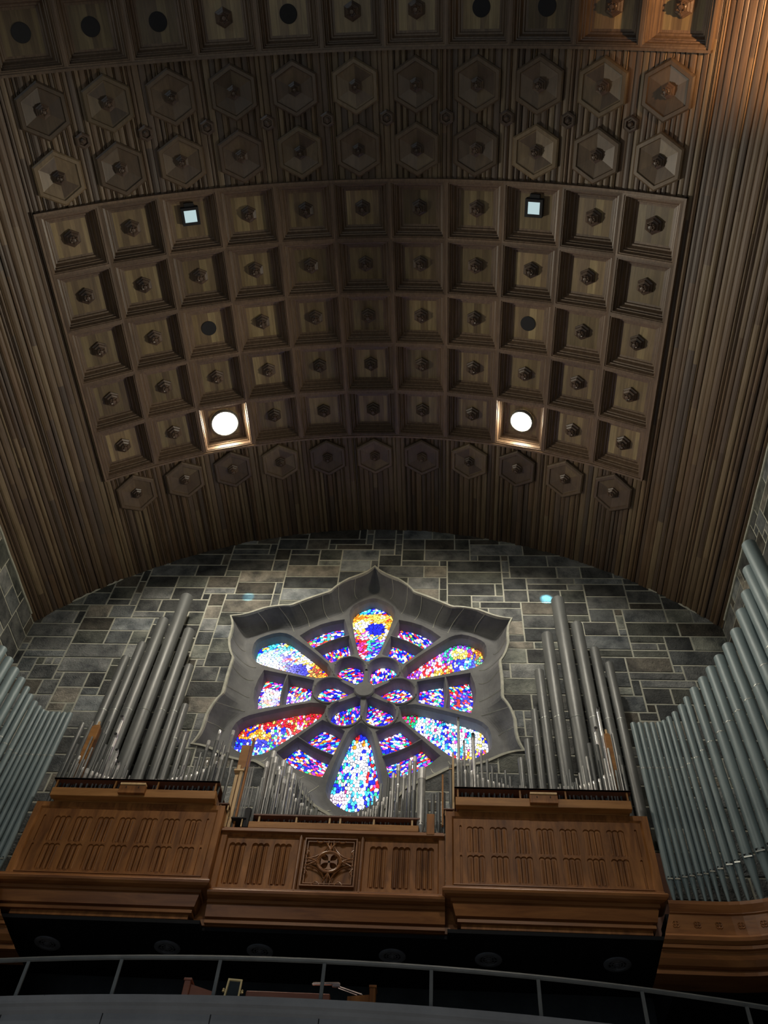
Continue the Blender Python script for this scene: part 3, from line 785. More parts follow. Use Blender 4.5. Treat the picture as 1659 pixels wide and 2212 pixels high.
# measured pipes: group, x, y, foot z, top z, radius, kind
SMALL = [
('LL',-4.1,13.76,10.16,10.447,0.018,'g'),('LL',-4.491,13.76,10.16,10.461,0.018,'c'),('LL',-4.255,13.76,10.16,10.467,0.018,'s'),('LL',-4.583,13.76,10.16,10.49,0.018,'c'),
('LL',-4.306,13.76,10.16,10.498,0.018,'s'),('LL',-4.665,13.76,10.16,10.512,0.019,'c'),('LL',-4.16,13.76,10.16,10.534,0.018,'g'),('LL',-4.767,13.76,10.16,10.55,0.02,'c'),
('LL',-4.839,13.76,10.16,10.58,0.023,'c'),('LL',-4.946,13.76,10.16,10.61,0.027,'c'),('LL',-4.269,13.82,10.16,10.708,0.018,'g'),('LL',-4.444,13.76,10.16,10.672,0.019,'g'),
('LL',-5.064,13.76,10.16,10.672,0.034,'c'),('LL',-4.618,13.79,10.16,10.741,0.019,'s'),('LL',-5.172,13.76,10.16,10.702,0.02,'c'),('LL',-4.544,13.79,10.16,10.792,0.018,'g'),
('LL',-4.344,13.82,10.16,10.838,0.019,'g'),('LL',-4.494,13.82,10.16,10.851,0.031,'m'),('LL',-5.31,13.76,10.16,10.798,0.02,'g'),('LL',-4.945,13.82,10.16,10.889,0.02,'g'),
('LL',-4.706,13.79,10.16,10.905,0.018,'s'),('LL',-5.23,13.79,10.16,10.924,0.02,'g'),('LL',-5.409,13.76,10.16,10.896,0.024,'g'),('LL',-4.871,13.82,10.16,10.958,0.018,'g'),
('LL',-4.613,13.85,10.16,11.006,0.023,'c'),('LL',-5.358,13.79,10.16,11.006,0.026,'c'),('LL',-5.573,13.76,10.16,11.018,0.027,'g'),('LL',-5.414,13.85,10.16,11.121,0.021,'g'),
('LL',-4.669,13.91,10.16,11.224,0.035,'m'),('LL',-5.188,13.82,10.16,11.266,0.021,'s'),('LL',-4.782,13.82,10.16,11.285,0.028,'g'),('LL',-4.972,13.91,10.16,11.407,0.038,'g'),
('LL',-5.498,13.76,10.16,11.278,0.035,'g'),('LL',-4.819,13.91,10.16,11.624,0.039,'m'),('LL',-5.288,13.82,10.16,11.554,0.018,'s'),('LL',-5.084,13.85,10.16,11.656,0.044,'g'),
('LL',-5.329,13.94,10.16,11.928,0.086,'w'),('LL',-5.152,13.94,10.16,12.062,0.043,'g'),('LL',-5.463,13.91,10.16,12.038,0.019,'s'),('LL',-4.877,14.0,10.16,12.177,0.04,'m'),
('LR',-3.364,13.76,10.16,10.483,0.018,'s'),('LR',-3.552,13.76,10.16,10.478,0.018,'s'),('LR',-3.606,13.76,10.16,10.477,0.018,'s'),('LR',-3.288,13.76,10.16,10.502,0.018,'c'),
('LR',-3.203,13.76,10.16,10.512,0.018,'c'),('LR',-3.505,13.76,10.16,10.504,0.018,'s'),('LR',-3.12,13.76,10.16,10.53,0.018,'c'),('LR',-3.027,13.76,10.16,10.565,0.018,'c'),
('LR',-3.193,13.82,10.16,10.615,0.018,'g'),('LR',-2.926,13.76,10.16,10.592,0.02,'c'),('LR',-3.313,13.82,10.16,10.628,0.018,'g'),('LR',-2.825,13.76,10.16,10.651,0.025,'c'),
('LR',-3.122,13.82,10.16,10.706,0.018,'s'),('LR',-2.706,13.76,10.16,10.719,0.025,'c'),('LR',-3.245,13.82,10.16,10.76,0.019,'g'),('LR',-3.025,13.82,10.16,10.84,0.018,'s'),
('LR',-2.596,13.76,10.16,10.803,0.028,'g'),('LR',-3.195,13.88,10.16,10.924,0.026,'g'),('LR',-2.506,13.76,10.16,10.855,0.034,'g'),('LR',-2.513,13.82,10.16,10.969,0.018,'c'),
('LR',-2.71,13.82,10.16,10.989,0.019,'c'),('LR',-2.936,13.82,10.16,11.008,0.018,'s'),('LR',-2.396,13.76,10.16,11.074,0.035,'c'),('LR',-2.571,13.82,10.16,11.169,0.02,'c'),
('LR',-2.879,13.82,10.16,11.179,0.029,'g'),('LR',-2.307,13.76,10.16,11.144,0.037,'g'),('LR',-2.787,13.82,10.16,11.232,0.036,'g'),('LR',-2.438,13.85,10.16,11.403,0.028,'g'),
('LR',-2.636,13.88,10.16,11.546,0.043,'g'),('LR',-2.523,13.88,10.16,11.549,0.021,'g'),('LR',-2.816,13.91,10.16,11.567,0.035,'c'),('LR',-2.336,13.85,10.16,11.794,0.035,'c'),
('LR',-2.663,13.97,10.16,11.898,0.032,'c'),('RL',3.378,13.76,10.16,10.486,0.018,'g'),('RL',3.641,13.76,10.16,10.501,0.018,'s'),('RL',3.534,13.76,10.16,10.522,0.018,'s'),
('RL',3.601,13.79,10.16,10.546,0.018,'s'),('RL',3.304,13.76,10.16,10.523,0.018,'s'),('RL',3.215,13.76,10.16,10.536,0.018,'c'),('RL',3.139,13.76,10.16,10.557,0.018,'c'),
('RL',3.038,13.76,10.16,10.585,0.018,'c'),('RL',2.936,13.76,10.16,10.614,0.018,'c'),('RL',3.201,13.82,10.16,10.714,0.018,'g'),('RL',2.834,13.76,10.16,10.658,0.02,'c'),
('RL',3.36,13.82,10.16,10.766,0.024,'g'),('RL',2.733,13.76,10.16,10.734,0.022,'c'),('RL',3.11,13.82,10.16,10.831,0.024,'g'),('RL',2.619,13.76,10.16,10.826,0.026,'c'),
('RL',3.277,13.82,10.16,10.907,0.024,'g'),('RL',2.491,13.76,10.16,10.839,0.025,'c'),('RL',2.736,13.82,10.16,10.973,0.025,'g'),('RL',3.02,13.82,10.16,10.997,0.024,'g'),
('RL',2.537,13.79,10.16,10.96,0.02,'g'),('RL',2.42,13.76,10.16,11.08,0.025,'g'),('RL',2.595,13.82,10.16,11.149,0.025,'c'),('RL',2.928,13.82,10.16,11.158,0.028,'g'),
('RL',2.348,13.76,10.16,11.111,0.028,'c'),('RL',2.486,13.82,10.16,11.363,0.019,'c'),('RL',2.816,13.82,10.16,11.388,0.023,'c'),('RL',2.479,13.88,10.16,11.634,0.021,'m'),
('RL',2.666,13.85,10.16,11.752,0.039,'m'),('RL',2.37,13.85,10.16,12.191,0.03,'m'),('RR',4.258,13.76,10.16,10.503,0.018,'s'),('RR',4.527,13.76,10.16,10.526,0.018,'s'),
('RR',4.452,13.76,10.16,10.532,0.018,'s'),('RR',4.369,13.76,10.16,10.529,0.018,'s'),('RR',4.682,13.76,10.16,10.546,0.018,'c'),('RR',4.306,13.79,10.16,10.566,0.018,'g'),
('RR',4.762,13.76,10.16,10.579,0.018,'c'),('RR',4.854,13.76,10.16,10.604,0.018,'c'),('RR',4.561,13.82,10.16,10.658,0.018,'g'),('RR',4.592,13.76,10.16,10.62,0.018,'g'),
('RR',4.95,13.76,10.16,10.653,0.021,'c'),('RR',5.059,13.76,10.16,10.703,0.023,'c'),('RR',4.627,13.79,10.16,10.746,0.018,'s'),('RR',5.167,13.76,10.16,10.784,0.022,'c'),
('RR',4.44,13.82,10.16,10.827,0.018,'g'),('RR',5.296,13.76,10.16,10.835,0.018,'c'),('RR',4.707,13.82,10.16,10.897,0.018,'s'),('RR',5.411,13.76,10.16,10.917,0.027,'g'),
('RR',4.537,13.88,10.16,11.004,0.022,'g'),('RR',5.343,13.76,10.16,11.011,0.018,'s'),('RR',4.794,13.79,10.16,11.044,0.018,'s'),('RR',5.549,13.76,10.16,11.048,0.025,'g'),
('RR',5.236,13.76,10.16,11.202,0.021,'s'),('RR',4.902,13.82,10.16,11.291,0.028,'s'),('RR',5.563,13.85,10.16,11.341,0.041,'g'),('RR',4.992,13.82,10.16,11.327,0.035,'g'),
('RR',5.356,13.82,10.16,11.511,0.026,'s'),('RR',5.154,13.85,10.16,11.607,0.041,'g'),('RR',5.018,13.91,10.16,11.688,0.042,'g'),('RR',5.405,13.91,10.16,11.94,0.062,'w'),
('RR',5.533,13.94,10.16,11.995,0.032,'s'),('RR',5.2,13.94,10.16,12.048,0.04,'m'),('RR',5.342,14.0,10.16,12.65,0.037,'m'),('CL',-0.029,14.1,9.7,9.992,0.018,'s'),
('CL',0.061,14.1,9.7,9.995,0.018,'s'),('CL',0.139,14.1,9.7,9.997,0.018,'s'),('CL',-0.073,14.13,9.7,10.015,0.018,'s'),('CL',0.096,14.13,9.7,10.02,0.018,'s'),
('CL',-0.107,14.1,9.7,9.996,0.018,'s'),('CL',-0.173,14.1,9.7,9.997,0.018,'s'),('CL',-0.211,14.13,9.7,10.029,0.018,'s'),('CL',-0.25,14.16,9.7,10.064,0.018,'s'),
('CL',-0.275,14.1,9.7,10.035,0.018,'s'),('CL',-0.308,14.13,9.7,10.079,0.018,'s'),('CL',-0.347,14.16,9.7,10.107,0.018,'s'),('CL',-0.458,14.1,9.7,10.09,0.018,'g'),
('CL',-0.498,14.13,9.7,10.126,0.018,'c'),('CL',-0.386,14.1,9.7,10.145,0.018,'g'),('CL',-0.419,14.16,9.7,10.211,0.018,'g'),('CL',-0.585,14.1,9.7,10.162,0.018,'c'),
('CL',-0.714,14.1,9.7,10.235,0.018,'c'),('CL',-0.68,14.13,9.7,10.258,0.018,'c'),('CL',-0.508,14.19,9.7,10.369,0.018,'g'),('CL',-1.092,14.1,9.7,10.286,0.018,'g'),
('CL',-0.828,14.1,9.7,10.34,0.02,'c'),('CL',-0.789,14.13,9.7,10.394,0.02,'g'),('CL',-0.567,14.16,9.7,10.485,0.02,'g'),('CL',-0.883,14.1,9.7,10.447,0.019,'c'),
('CL',-1.17,14.1,9.7,10.439,0.022,'g'),('CL',-1.285,14.1,9.7,10.452,0.022,'g'),('CL',-0.628,14.13,9.7,10.564,0.021,'g'),('CL',-0.984,14.1,9.7,10.587,0.02,'c'),
('CL',-1.407,14.1,9.7,10.575,0.022,'g'),('CL',-0.695,14.19,9.7,10.671,0.023,'g'),('CL',-1.335,14.16,9.7,10.67,0.03,'g'),('CL',-0.779,14.19,9.7,10.789,0.026,'g'),
('CL',-1.143,14.16,9.7,10.845,0.034,'c'),('CL',-0.888,14.16,9.7,10.861,0.024,'g'),('CL',-0.853,14.22,9.7,10.908,0.026,'g'),('CL',-1.571,14.1,9.7,10.812,0.031,'g'),
('CL',-0.972,14.19,9.7,10.997,0.041,'c'),('CL',-1.275,14.22,9.7,11.103,0.038,'c'),('CL',-1.089,14.25,9.7,11.208,0.051,'c'),('CL',-1.325,14.28,9.7,11.242,0.032,'c'),
('CL',-1.565,14.19,9.7,11.274,0.042,'c'),('CL',-1.266,14.37,9.7,11.461,0.049,'c'),('CL',-1.41,14.22,9.7,11.422,0.047,'c'),('CL',-1.499,14.31,9.7,11.641,0.051,'c'),
('CR',0.239,14.1,9.7,9.997,0.018,'s'),('CR',0.161,14.16,9.7,10.037,0.018,'s'),('CR',0.125,14.22,9.7,10.079,0.018,'s'),('CR',0.2,14.13,9.7,10.025,0.018,'s'),
('CR',0.276,14.13,9.7,10.036,0.018,'s'),('CR',0.391,14.1,9.7,10.026,0.018,'g'),('CR',0.345,14.13,9.7,10.054,0.018,'g'),('CR',0.425,14.13,9.7,10.072,0.018,'c'),
('CR',0.572,14.1,9.7,10.08,0.018,'c'),('CR',0.52,14.1,9.7,10.086,0.018,'c'),('CR',0.443,14.19,9.7,10.181,0.018,'g'),('CR',0.663,14.1,9.7,10.139,0.018,'c'),
('CR',0.61,14.13,9.7,10.176,0.018,'c'),('CR',0.539,14.16,9.7,10.245,0.018,'g'),('CR',0.764,14.1,9.7,10.216,0.018,'c'),('CR',0.712,14.1,9.7,10.215,0.018,'c'),
('CR',0.871,14.1,9.7,10.31,0.018,'c'),('CR',0.788,14.16,9.7,10.352,0.018,'c'),('CR',1.147,14.1,9.7,10.318,0.02,'g'),('CR',0.633,14.19,9.7,10.403,0.019,'g'),
('CR',1.256,14.1,9.7,10.404,0.018,'g'),('CR',0.896,14.16,9.7,10.455,0.023,'c'),('CR',0.964,14.1,9.7,10.43,0.018,'c'),('CR',0.708,14.16,9.7,10.484,0.024,'g'),
('CR',1.394,14.1,9.7,10.543,0.024,'g'),('CR',1.021,14.1,9.7,10.558,0.018,'c'),('CR',1.328,14.1,9.7,10.592,0.018,'g'),('CR',1.485,14.1,9.7,10.596,0.033,'g'),
('CR',1.16,14.16,9.7,10.779,0.024,'c'),('CR',0.814,14.22,9.7,10.824,0.031,'g'),('CR',0.971,14.16,9.7,10.931,0.034,'g'),('CR',1.274,14.16,9.7,11.027,0.031,'c'),
('CR',1.06,14.16,9.7,11.039,0.035,'c'),('CR',1.149,14.25,9.7,11.302,0.041,'c'),('CR',1.386,14.19,9.7,11.379,0.039,'c'),('CR',1.48,14.19,9.7,11.492,0.04,'c'),
('CB',1.748,13.98,9.55,10.272,0.035,'g'),('CB',1.859,13.98,9.55,10.433,0.039,'g'),('CB',1.971,13.98,9.55,10.469,0.041,'g'),('CB',2.07,13.98,9.55,10.472,0.035,'g'),
('CB',1.633,14.04,9.55,11.067,0.077,'c'),('RT',2.207,13.9,10.0,11.069,0.036,'g'),('LT',-2.219,13.9,10.0,11.076,0.033,'g'),('LB',-1.976,14.05,9.75,11.028,0.019,'s'),
('LB',-1.95,14.11,9.75,11.09,0.019,'s'),('LB',-1.887,14.05,9.75,11.044,0.018,'s'),('LB',-1.841,14.05,9.75,11.046,0.018,'s'),('LB',-1.791,14.05,9.75,11.054,0.019,'s'),
('LC',-1.586,13.98,9.6,10.51,0.029,'g'),('LC',-1.699,13.98,9.6,10.514,0.022,'g'),
]
# ------------------------------------------------------------------ organ cases
SOF = 7.87
def stadium(cx, z0, z1, r, n=7, head='round'):
    pts = []
    for i in range(n+1):
        a = pi+pi*i/n; pts.append((cx+r*cos(a), z0+r+r*sin(a)))
    for i in range(n+1):
        a = pi*i/n; pts.append((cx+r*cos(a), z1-r+r*sin(a)))
    return pts
CORN = [(0,8.44),(.012,8.43),(.012,8.40),(.04,8.39),(.058,8.36),(.05,8.32),(.015,8.285),(-.04,8.27),(-.09,8.266),(-.09,8.208),(-.13,8.20),(-.13,8.185),(-.12,8.18),(-.17,7.99),(-.24,7.985),(-.24,7.955),(-.20,7.95),(-.20,7.895),(-.5,7.88)]
def side_case(sg):
    nm = 'left' if sg < 0 else 'right'
    r = empty('organ_case', (0,0,0))
    tag(r, 'projecting brown wooden organ case with two tiers of carved flutes, on the %s' % nm, 'organ case', 'projecting organ cases')
    XI, XO, YF = 2.10, 5.82, 13.80
    X = lambda x: sg*x
    b = MB(); a0, a1 = sorted((X(XI), X(XO)))
    b.box(a0+.26, a1-.26, YF+.26, 15.9, 7.81, 8.3); b.box(a0+.03, a1-.03, YF+.06, 14.25, 8.3, 9.86); b.build('case_body', M['case'], r)
    # outer frame around the recessed panel
    f = MB(); rect = [(a0,8.42),(a1,8.42),(a1,9.93),(a0,9.93)]; i0, i1 = a0+.12, a1-.12
    f.plate(rect, [[(i0+.03,8.47),(i1-.03,8.47),(i1-.03,9.80),(i0+.03,9.80)]], YF, YF+.035, .03)
    f.box(a0,a1,YF+.0005,14.3,9.90,9.93); f.box(a0,a0+.03,YF+.0005,14.3,8.42,9.93); f.box(a1-.03,a1,YF+.0005,14.3,8.42,9.93)
    f.build('panel_frame', M['case'], r)
    li = MB(); li.box(i0+.02, i1-.02, YF-.006, YF+.03, 8.455, 8.475); li.build('bottom_bead', M['caseh'], r)
    # fluted panel
    p = MB(); hs = []
    for k in range(7):
        gx = X(2.65+.423*k)
        for j in (-1,0,1):
            hs.append(stadium(gx+j*.102, 9.095, 9.63, .042)); hs.append(stadium(gx+j*.102, 8.52, 9.045, .042))
    p.plate([(i0,8.44),(i1,8.44),(i1,9.83),(i0,9.83)], hs+[stadium(X(x), z0, z1, .008, 2) for x in (2.38,5.56) for z0,z1 in ((8.5,9.04),(9.11,9.65))], YF+.035, YF+.105, .014)
    p.build('fluted_panel', M['case'], r)
    c = MB()   # convex floor of the flutes
    for k in range(7):
        gx = X(2.65+.423*k)
        c.box(gx-.16, gx+.16, YF+.075, YF+.09, 8.5, 9.65)
        for j in (-1,0,1):
            for z0,z1 in ((8.52,9.045),(9.095,9.63)):
                n = 6; vs = []
                for z in (z0+.04, z1-.04):
                    for i in range(n+1):
                        a = pi*i/n; vs.append((gx+j*.102-.028*cos(a), YF+.076-.022*sin(a), z))
                c.add(vs, [(i,i+1,n+2+i,n+1+i) for i in range(n)]+[tuple(range(n+1)), tuple(reversed(range(n+1,2*n+2)))])
    c.build('flute_reeds', M['case'], r)
    m = MB()
    path = [(X(XO),14.3),(X(XO),YF),(X(XI),YF),(X(XI),14.3)]
    if sg > 0: path.reverse()      # keep the outside on the right-hand side of travel
    oe = a0-.24 if sg < 0 else a0; pa = [(oe,14.3),(oe,YF),(a1,YF),(a1,14.3)]
    m.sweep(pa, [(o,z) for o,z in CORN])
    m.build('cornice', M['caseh'], r)
    return r
side_case(-1); side_case(1)
# centre case
r = empty('organ_case'); tag(r, 'recessed central wooden organ case with a carved cross emblem', 'organ case')
YC = 13.96
b = MB(); b.box(-2.3,2.3,YC+.28,15.9,7.81,8.3); b.box(-2.09,2.09,YC+.13,14.5,8.2,9.46); b.bbox(-2.09,2.09,YC-.07,14.5,9.46,9.515,.006); b.bbox(-2.07,2.07,YC-.03,14.5,9.515,9.56,.006); b.build('case_body', M['caseh'], r)
f = MB()
wins = [[(-1.98,8.33),(-.60,8.33),(-.60,9.43),(-1.98,9.43)],[(-.55,8.33),(.55,8.33),(.55,9.43),(-.55,9.43)],[(.60,8.33),(1.98,8.33),(1.98,9.43),(.60,9.43)]]
f.plate([(-2.095,8.28),(2.095,8.28),(2.095,9.46),(-2.095,9.46)], [[(x+(.02 if i in(0,3) else -.02), z+(.02 if i in (0,1) else -.02)) for i,(x,z) in enumerate(w)] for w in wins], YC, YC+.05, .02)
f.build('panel_frame', M['case'], r)
for sg in (-1,1):
    hs = []; gs = [(-1.75,-1.32,-.9),(.88,1.30,1.73)][sg>0]
    for g_ in gs:
        for j in (-1,0,1): hs.append(stadium(g_+j*.105, 8.455, 9.28, .043))
    x0, x1 = sorted((sg*.58, sg*2.0))
    p = MB(); p.plate([(x0,8.31),(x1,8.31),(x1,9.45),(x0,9.45)], hs, YC+.05, YC+.12, .014); o = p.build('fluted_panel', M['case'], r)
    c = MB()
    for g_ in gs:
        c.box(g_-.165,g_+.165,YC+.095,YC+.11,8.44,9.30)
        for j in (-1,0,1):
            n = 6; vs = []
            for z in (8.50, 9.24):
                for i in range(n+1):
                    a = pi*i/n; vs.append((g_+j*.105-.028*cos(a), YC+.096-.022*sin(a), z))
            c.add(vs, [(i,i+1,n+2+i,n+1+i) for i in range(n)]+[tuple(range(n+1)), tuple(reversed(range(n+1,2*n+2)))])
    c.build('flute_reeds', M['case'], o)
bd = MB()
for x0,x1 in ((-1.98,-.6),(-.55,.55),(.6,1.98)): bd.box(x0,x1,YC-.008,YC+.04,8.322,8.342)
bd.box(-.585,-.565,YC-.02,YC+.02,8.34,9.45); bd.box(.565,.585,YC-.02,YC+.02,8.34,9.45)
bd.build('bead', M['caseh'], r)
m = MB(); m.sweep([(-2.09,YC),(2.09,YC)], [(o,z-.075) for o,z in CORN]); m.build('cornice', M['caseh'], r)
# emblem
EX, EZ = 0.0, 8.90
bp_ = MB(); bp_.plate([(-.56,8.31),(.56,8.31),(.56,9.44),(-.56,9.44)], [], YC+.05, YC+.05); em = bp_.build('emblem_panel', M['case'], r)
e = MB(); S = .475; SZ = .465
for d, w, y in ((0,.022,YC-.035),(.05,.016,YC-.015)):
    s1, s2 = S-d, SZ-d
    P = [(EX-s1,EZ-s2),(EX+s1,EZ-s2),(EX+s1,EZ+s2),(EX-s1,EZ+s2)]
    e.plate(offset_poly(P, w*.5), [offset_poly(P,-w*.5)], y, YC+.05, 0, ybk=YC+.05)
e.build('emblem_frame', M['caseh'], em)
e = MB()
for r_, rr in ((.212,.026),(.184,.014)):
    e.tube([(EX+r_*cos(2*pi*i/40), YC-.02-(.02 if rr>.03 else 0), EZ+r_*.95*sin(2*pi*i/40)) for i in range(40)], rr, 8, closed=True)
e.build('emblem_ring', M['caseh'], em, smooth=True)
e = MB()   # flared cross
for k in range(4):
    a = k*pi/2; pts = []
    for r_, w in ((.0,.018),(.05,.018),(.09,.024),(.12,.04),(.145,.07),(.15,.085),(.148,.04),(.155,0)): pts.append((r_,w))
    poly = pts+[(r_,-w) for r_,w in reversed(pts[:-1])]
    q = [(EX+p_[0]*cos(a)-p_[1]*sin(a), EZ+p_[0]*sin(a)+p_[1]*cos(a)) for p_ in poly]
    e.plate(q, [], YC-.03, YC+.05, ybk=YC+.05)
e.build('emblem_cross', M['caseh'], em)
e = MB()   # curved bars sweeping from the ring to the corners, with cusps
for sx in (-1,1):
    for sz in (-1,1):
        cx_, cz_ = EX+sx*(S-.03), EZ+sz*(SZ-.03); pts = []
        R1 = .335
        for i in range(15):
            a = pi/2*i/14; pts.append((cx_-sx*R1*(.20+.80*cos(a) if True else 0), YC-.005, cz_-sz*R1*(.20+.80*sin(a))))
        P = []
        for i in range(17):
            a = pi/2*i/16
            x_ = cx_-sx*.40*cos(a); z_ = cz_-sz*.37*sin(a)
            # astroid-like sweep bending toward the side midpoints
            P.append((x_, YC-.008, z_))
        e.tube(P, .014, 6)
        for (px, pz, dx, dz) in ((cx_-sx*.24, cz_, 0, -sz), (cx_, cz_-sz*.24, -sx, 0)):
            for s2 in (-1,1):
                e.tube([(px+(.07*s2 if dz else 0)+dx*.0, YC-.005, pz+(.07*s2 if dx else 0)),
                        (px+(.035*s2 if dz else dx*.035), YC-.008, pz+(.035*s2 if dx else dz*.035)),
                        (px+dx*.05, YC-.01, pz+dz*.05)], [.012,.013,.016], 6)
for k in range(4):
    a = k*pi/2
    for s2 in (-1,0,1):
        x0_, z0_ = EX+.235*cos(a), EZ+.225*sin(a)
        x1_, z1_ = EX+.43*cos(a)-s2*.085*sin(a), EZ+.395*sin(a)+s2*.085*cos(a)
        e.tube([(x0_, YC-.02, z0_),((x0_*1.1+x1_*.9)/2-s2*.0, YC-.03, (z0_*1.0+z1_)/2),(x1_, YC-.005, z1_)], [.022,.016,.010], 6)
e.build('emblem_tracery', M['caseh'], em, smooth=True)
# black soffit under the loft
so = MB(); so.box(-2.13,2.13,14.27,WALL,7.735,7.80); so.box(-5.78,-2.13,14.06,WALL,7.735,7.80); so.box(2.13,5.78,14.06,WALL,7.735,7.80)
struct(so.build('trim_4', M['soffit']), 'black underside of the organ loft')
# round vents
for i, x in enumerate((-5.045,-2.845,-1.172,1.172,2.845,5.045)):
    v = empty('ceiling_vent', (x,14.87,7.735)); tag(v, 'dark round vent in the black soffit, %s from the left' % ordinal(i+1), 'vent', 'round vents under the organ loft')
    mb = MB()
    mb.lathe([(.235,0),(.235,-.02),(.2,-.035),(.155,-.03),(.15,-.004)], 32, cap0=False, cap1=False); mb.build('vent_ring', M['vent'], v, smooth=True)
    mb = MB()
    for rr in (.06,.11): mb.tube([(rr*cos(2*pi*k/24), rr*sin(2*pi*k/24), -.015) for k in range(24)], .010, 5, closed=True)
    mb.lathe([(.03,0),(.03,-.03),(.01,-.035)], 12)
    for k in range(8): a=k*pi/4; mb.tube([(.03*cos(a),.03*sin(a),-.012),(.155*cos(a),.155*sin(a),-.012)], .006, 4)
    mb.build('vent_grille', M['vent'], v)
# ------------------------------------------------------------------ wind chests
def wind_chest(sg):
    nm = 'left' if sg<0 else 'right'
    r = empty('wind_chest'); tag(r, 'long varnished wooden wind chest full of small pipes, on the %s' % nm, 'wind chest', 'wind chests beside the window')
    a0, a1 = sorted((sg*2.29, sg*5.54)); b0, b1 = sorted((sg*2.27, sg*5.57))
    m = MB(); m.bbox(a0,a1,13.62,13.75,9.945,10.13,.008); m.box(a0+.02,a1-.02,13.75,15.2,9.97,10.15); m.box(a0+.06,a1-.06,13.80,15.1,9.935,9.97); m.build('chest_body', M['chest'], r)
    m = MB(); m.box(b0,b1,13.6,13.625,10.318,10.338); m.box(b0,b1,13.6,14.9,10.318,10.336); m.build('rack_board', M['rack'], r)
    m = MB()
    for x in (a0+.03,a0+1.2,a1-1.2,a1-.06): m.box(x,x+.03,13.63,13.68,10.14,10.32)
    m.build('rack_supports', M['chest'], r)
    c = sg*3.93; m = MB(); m.bbox(c-.26,c+.26,13.55,13.70,9.985,10.16,.006); m.build('motor_box', M['case'], r)
    m = MB(); m.box(c-.25,c+.25,13.53,13.64,10.165,10.205); m.build('pale_slat', M['pale'], r)
    m = MB(); m.box(c-.13,c-.115,13.546,13.56,10.09,10.13); m.box(c+.115,c+.13,13.546,13.56,10.09,10.13); m.build('slots', M['dark'], r)
wind_chest(-1); wind_chest(1)
r = empty('wind_chest'); tag(r, 'low central wind chest with pale posts below the rose window', 'wind chest')
m = MB(); m.bbox(-1.62,1.60,13.93,14.9,9.562,9.70,.008); m.build('chest_body', M['chest'], r)
m = MB(); m.box(-1.6,1.62,13.97,14.8,9.86,9.88); m.box(-1.6,1.62,13.96,13.98,9.855,9.885); m.build('rack_board', M['rack'], r)
for x in (-1.448,-.73,-.093,.11,.75,1.474):
    m = MB(); m.bbox(x-.018,x+.018,13.985,14.03,9.69,9.857,.003); m.build('support_post', M['pale'], r)
o = MB(); o.bbox(1.75,1.895,13.88,14.02,9.48,9.925,.006); o = o.build('wooden_block', M['case'])
tag(o, 'small upright brown wooden block standing beside the thickest bright pipe', 'wooden block')
# ------------------------------------------------------------------ pipes
ZS = {}
def pipe_small(rec, label, grp):
    g_, x, y, zb, zt, rad, k = rec
    r = empty('organ_pipe', (x,y,zb)); tag(r, label, 'organ pipe', grp)
    h = zt-zb; n = 12 if rad > .035 else 9
    if k == 'w':
        m = MB(); m.bbox(-rad,rad,-rad*.9,rad*.9,.2,h-.05,.006); m.bbox(-rad*.8,rad*.8,-rad*.7,rad*.7,h-.08,h,.01); m.build('pipe_body', M['chest'], r)
        m = MB(); m.box(-.02,.02,-.02,.02,h,h+.12); m.build('stopper_handle', M['pale'], r)
        m = MB(); m.lathe([(.02,0),(.03,.2)], 8); m.build('pipe_foot', M['tin'], r); return
    foot = .20 if h > .3 else h*.5
    body = M['tin'] if k in 'cs' else M['zincd']
    m = MB(); m.lathe([(rad*.35,0),(rad,foot)], n, cap1=False); m.build('pipe_foot', body if k!='g' else M['zincd'], r, smooth=True)
    m = MB()
    if k == 'm':
        top = h-rad*1.2
        m.lathe([(rad,foot),(rad,top)], n, cap1=False)
        P = [(0,0,top),(0,-rad*.25,top+rad*.9),(0,-rad*1.1,top+rad*1.5),(0,-rad*2.0,top+rad*1.6)]
        m.tube(P, rad*.98, n); m.build('pipe_body', M['bright'], r, smooth=True)
        m = MB(); q = Vector(P[-1]); m.M = Matrix.Translation(q+Vector((0,-.003,0))) @ Matrix.Rotation(pi/2,4,'X')
        m.lathe([(rad*.9,0),(rad*.9,.006)], n); m.build('pipe_mouth', M['dark'], r); return
    m.lathe([(rad,foot),(rad,h-.004),(rad*.9,h)] if k == 'g' else [(rad,foot),(rad,h-.01)], n, cap1=(k=='g'))
    if k == 's': m.lathe([(rad*.98,h-.012),(rad*.6,h-.05)], n, cap0=False)
    m.build('pipe_body', body, r, smooth=True)
    if k == 'c':
        ch = min(.26, max(.05, rad*3.4), h*.45)
        m = MB(); m.lathe([(rad*1.07,h-ch),(rad*1.07,h),(rad*.97,h+.004)], n); m.build('tuning_cap', M['bright'], r, smooth=True)
    if h-foot > .25 and rad > .03:
        m = MB(); z0 = foot+.01
        m.add([(-rad*.55,-rad*.86,z0),(rad*.55,-rad*.86,z0),(rad*.4,-rad*.97,z0+rad*.5),(-rad*.4,-rad*.97,z0+rad*.5)], [(0,1,2,3)]); m.build('pipe_mouth', M['dark'], r)
GN = {'LL':('left half of the left chest','small pipes on the left wind chest'),
      'LR':('right half of the left chest','small pipes on the left wind chest'),
      'RL':('left half of the right chest','small pipes on the right wind chest'),
      'RR':('right half of the right chest','small pipes on the right wind chest'),
      'CL':('left half of the central chest','small pipes on the central chest'),
      'CR':('right half of the central chest','small pipes on the central chest'),
      'CB':('right end of the central case','loose pipes at the right end of the central case'),
      'LB':('tight bundle left of the central chest','bundled pipes left of the central chest'),
      'LC':('pair beside the tight bundle','dull pipes beside the bundle'),
      'RT':('','single pipes on side stands'),
      'LT':('','single pipes on side stands')}
KN = {'c':'bright-capped pipe','s':'slim bright pipe','g':'plain grey pipe','m':'bent-topped shiny pipe','w':'square wooden pipe'}
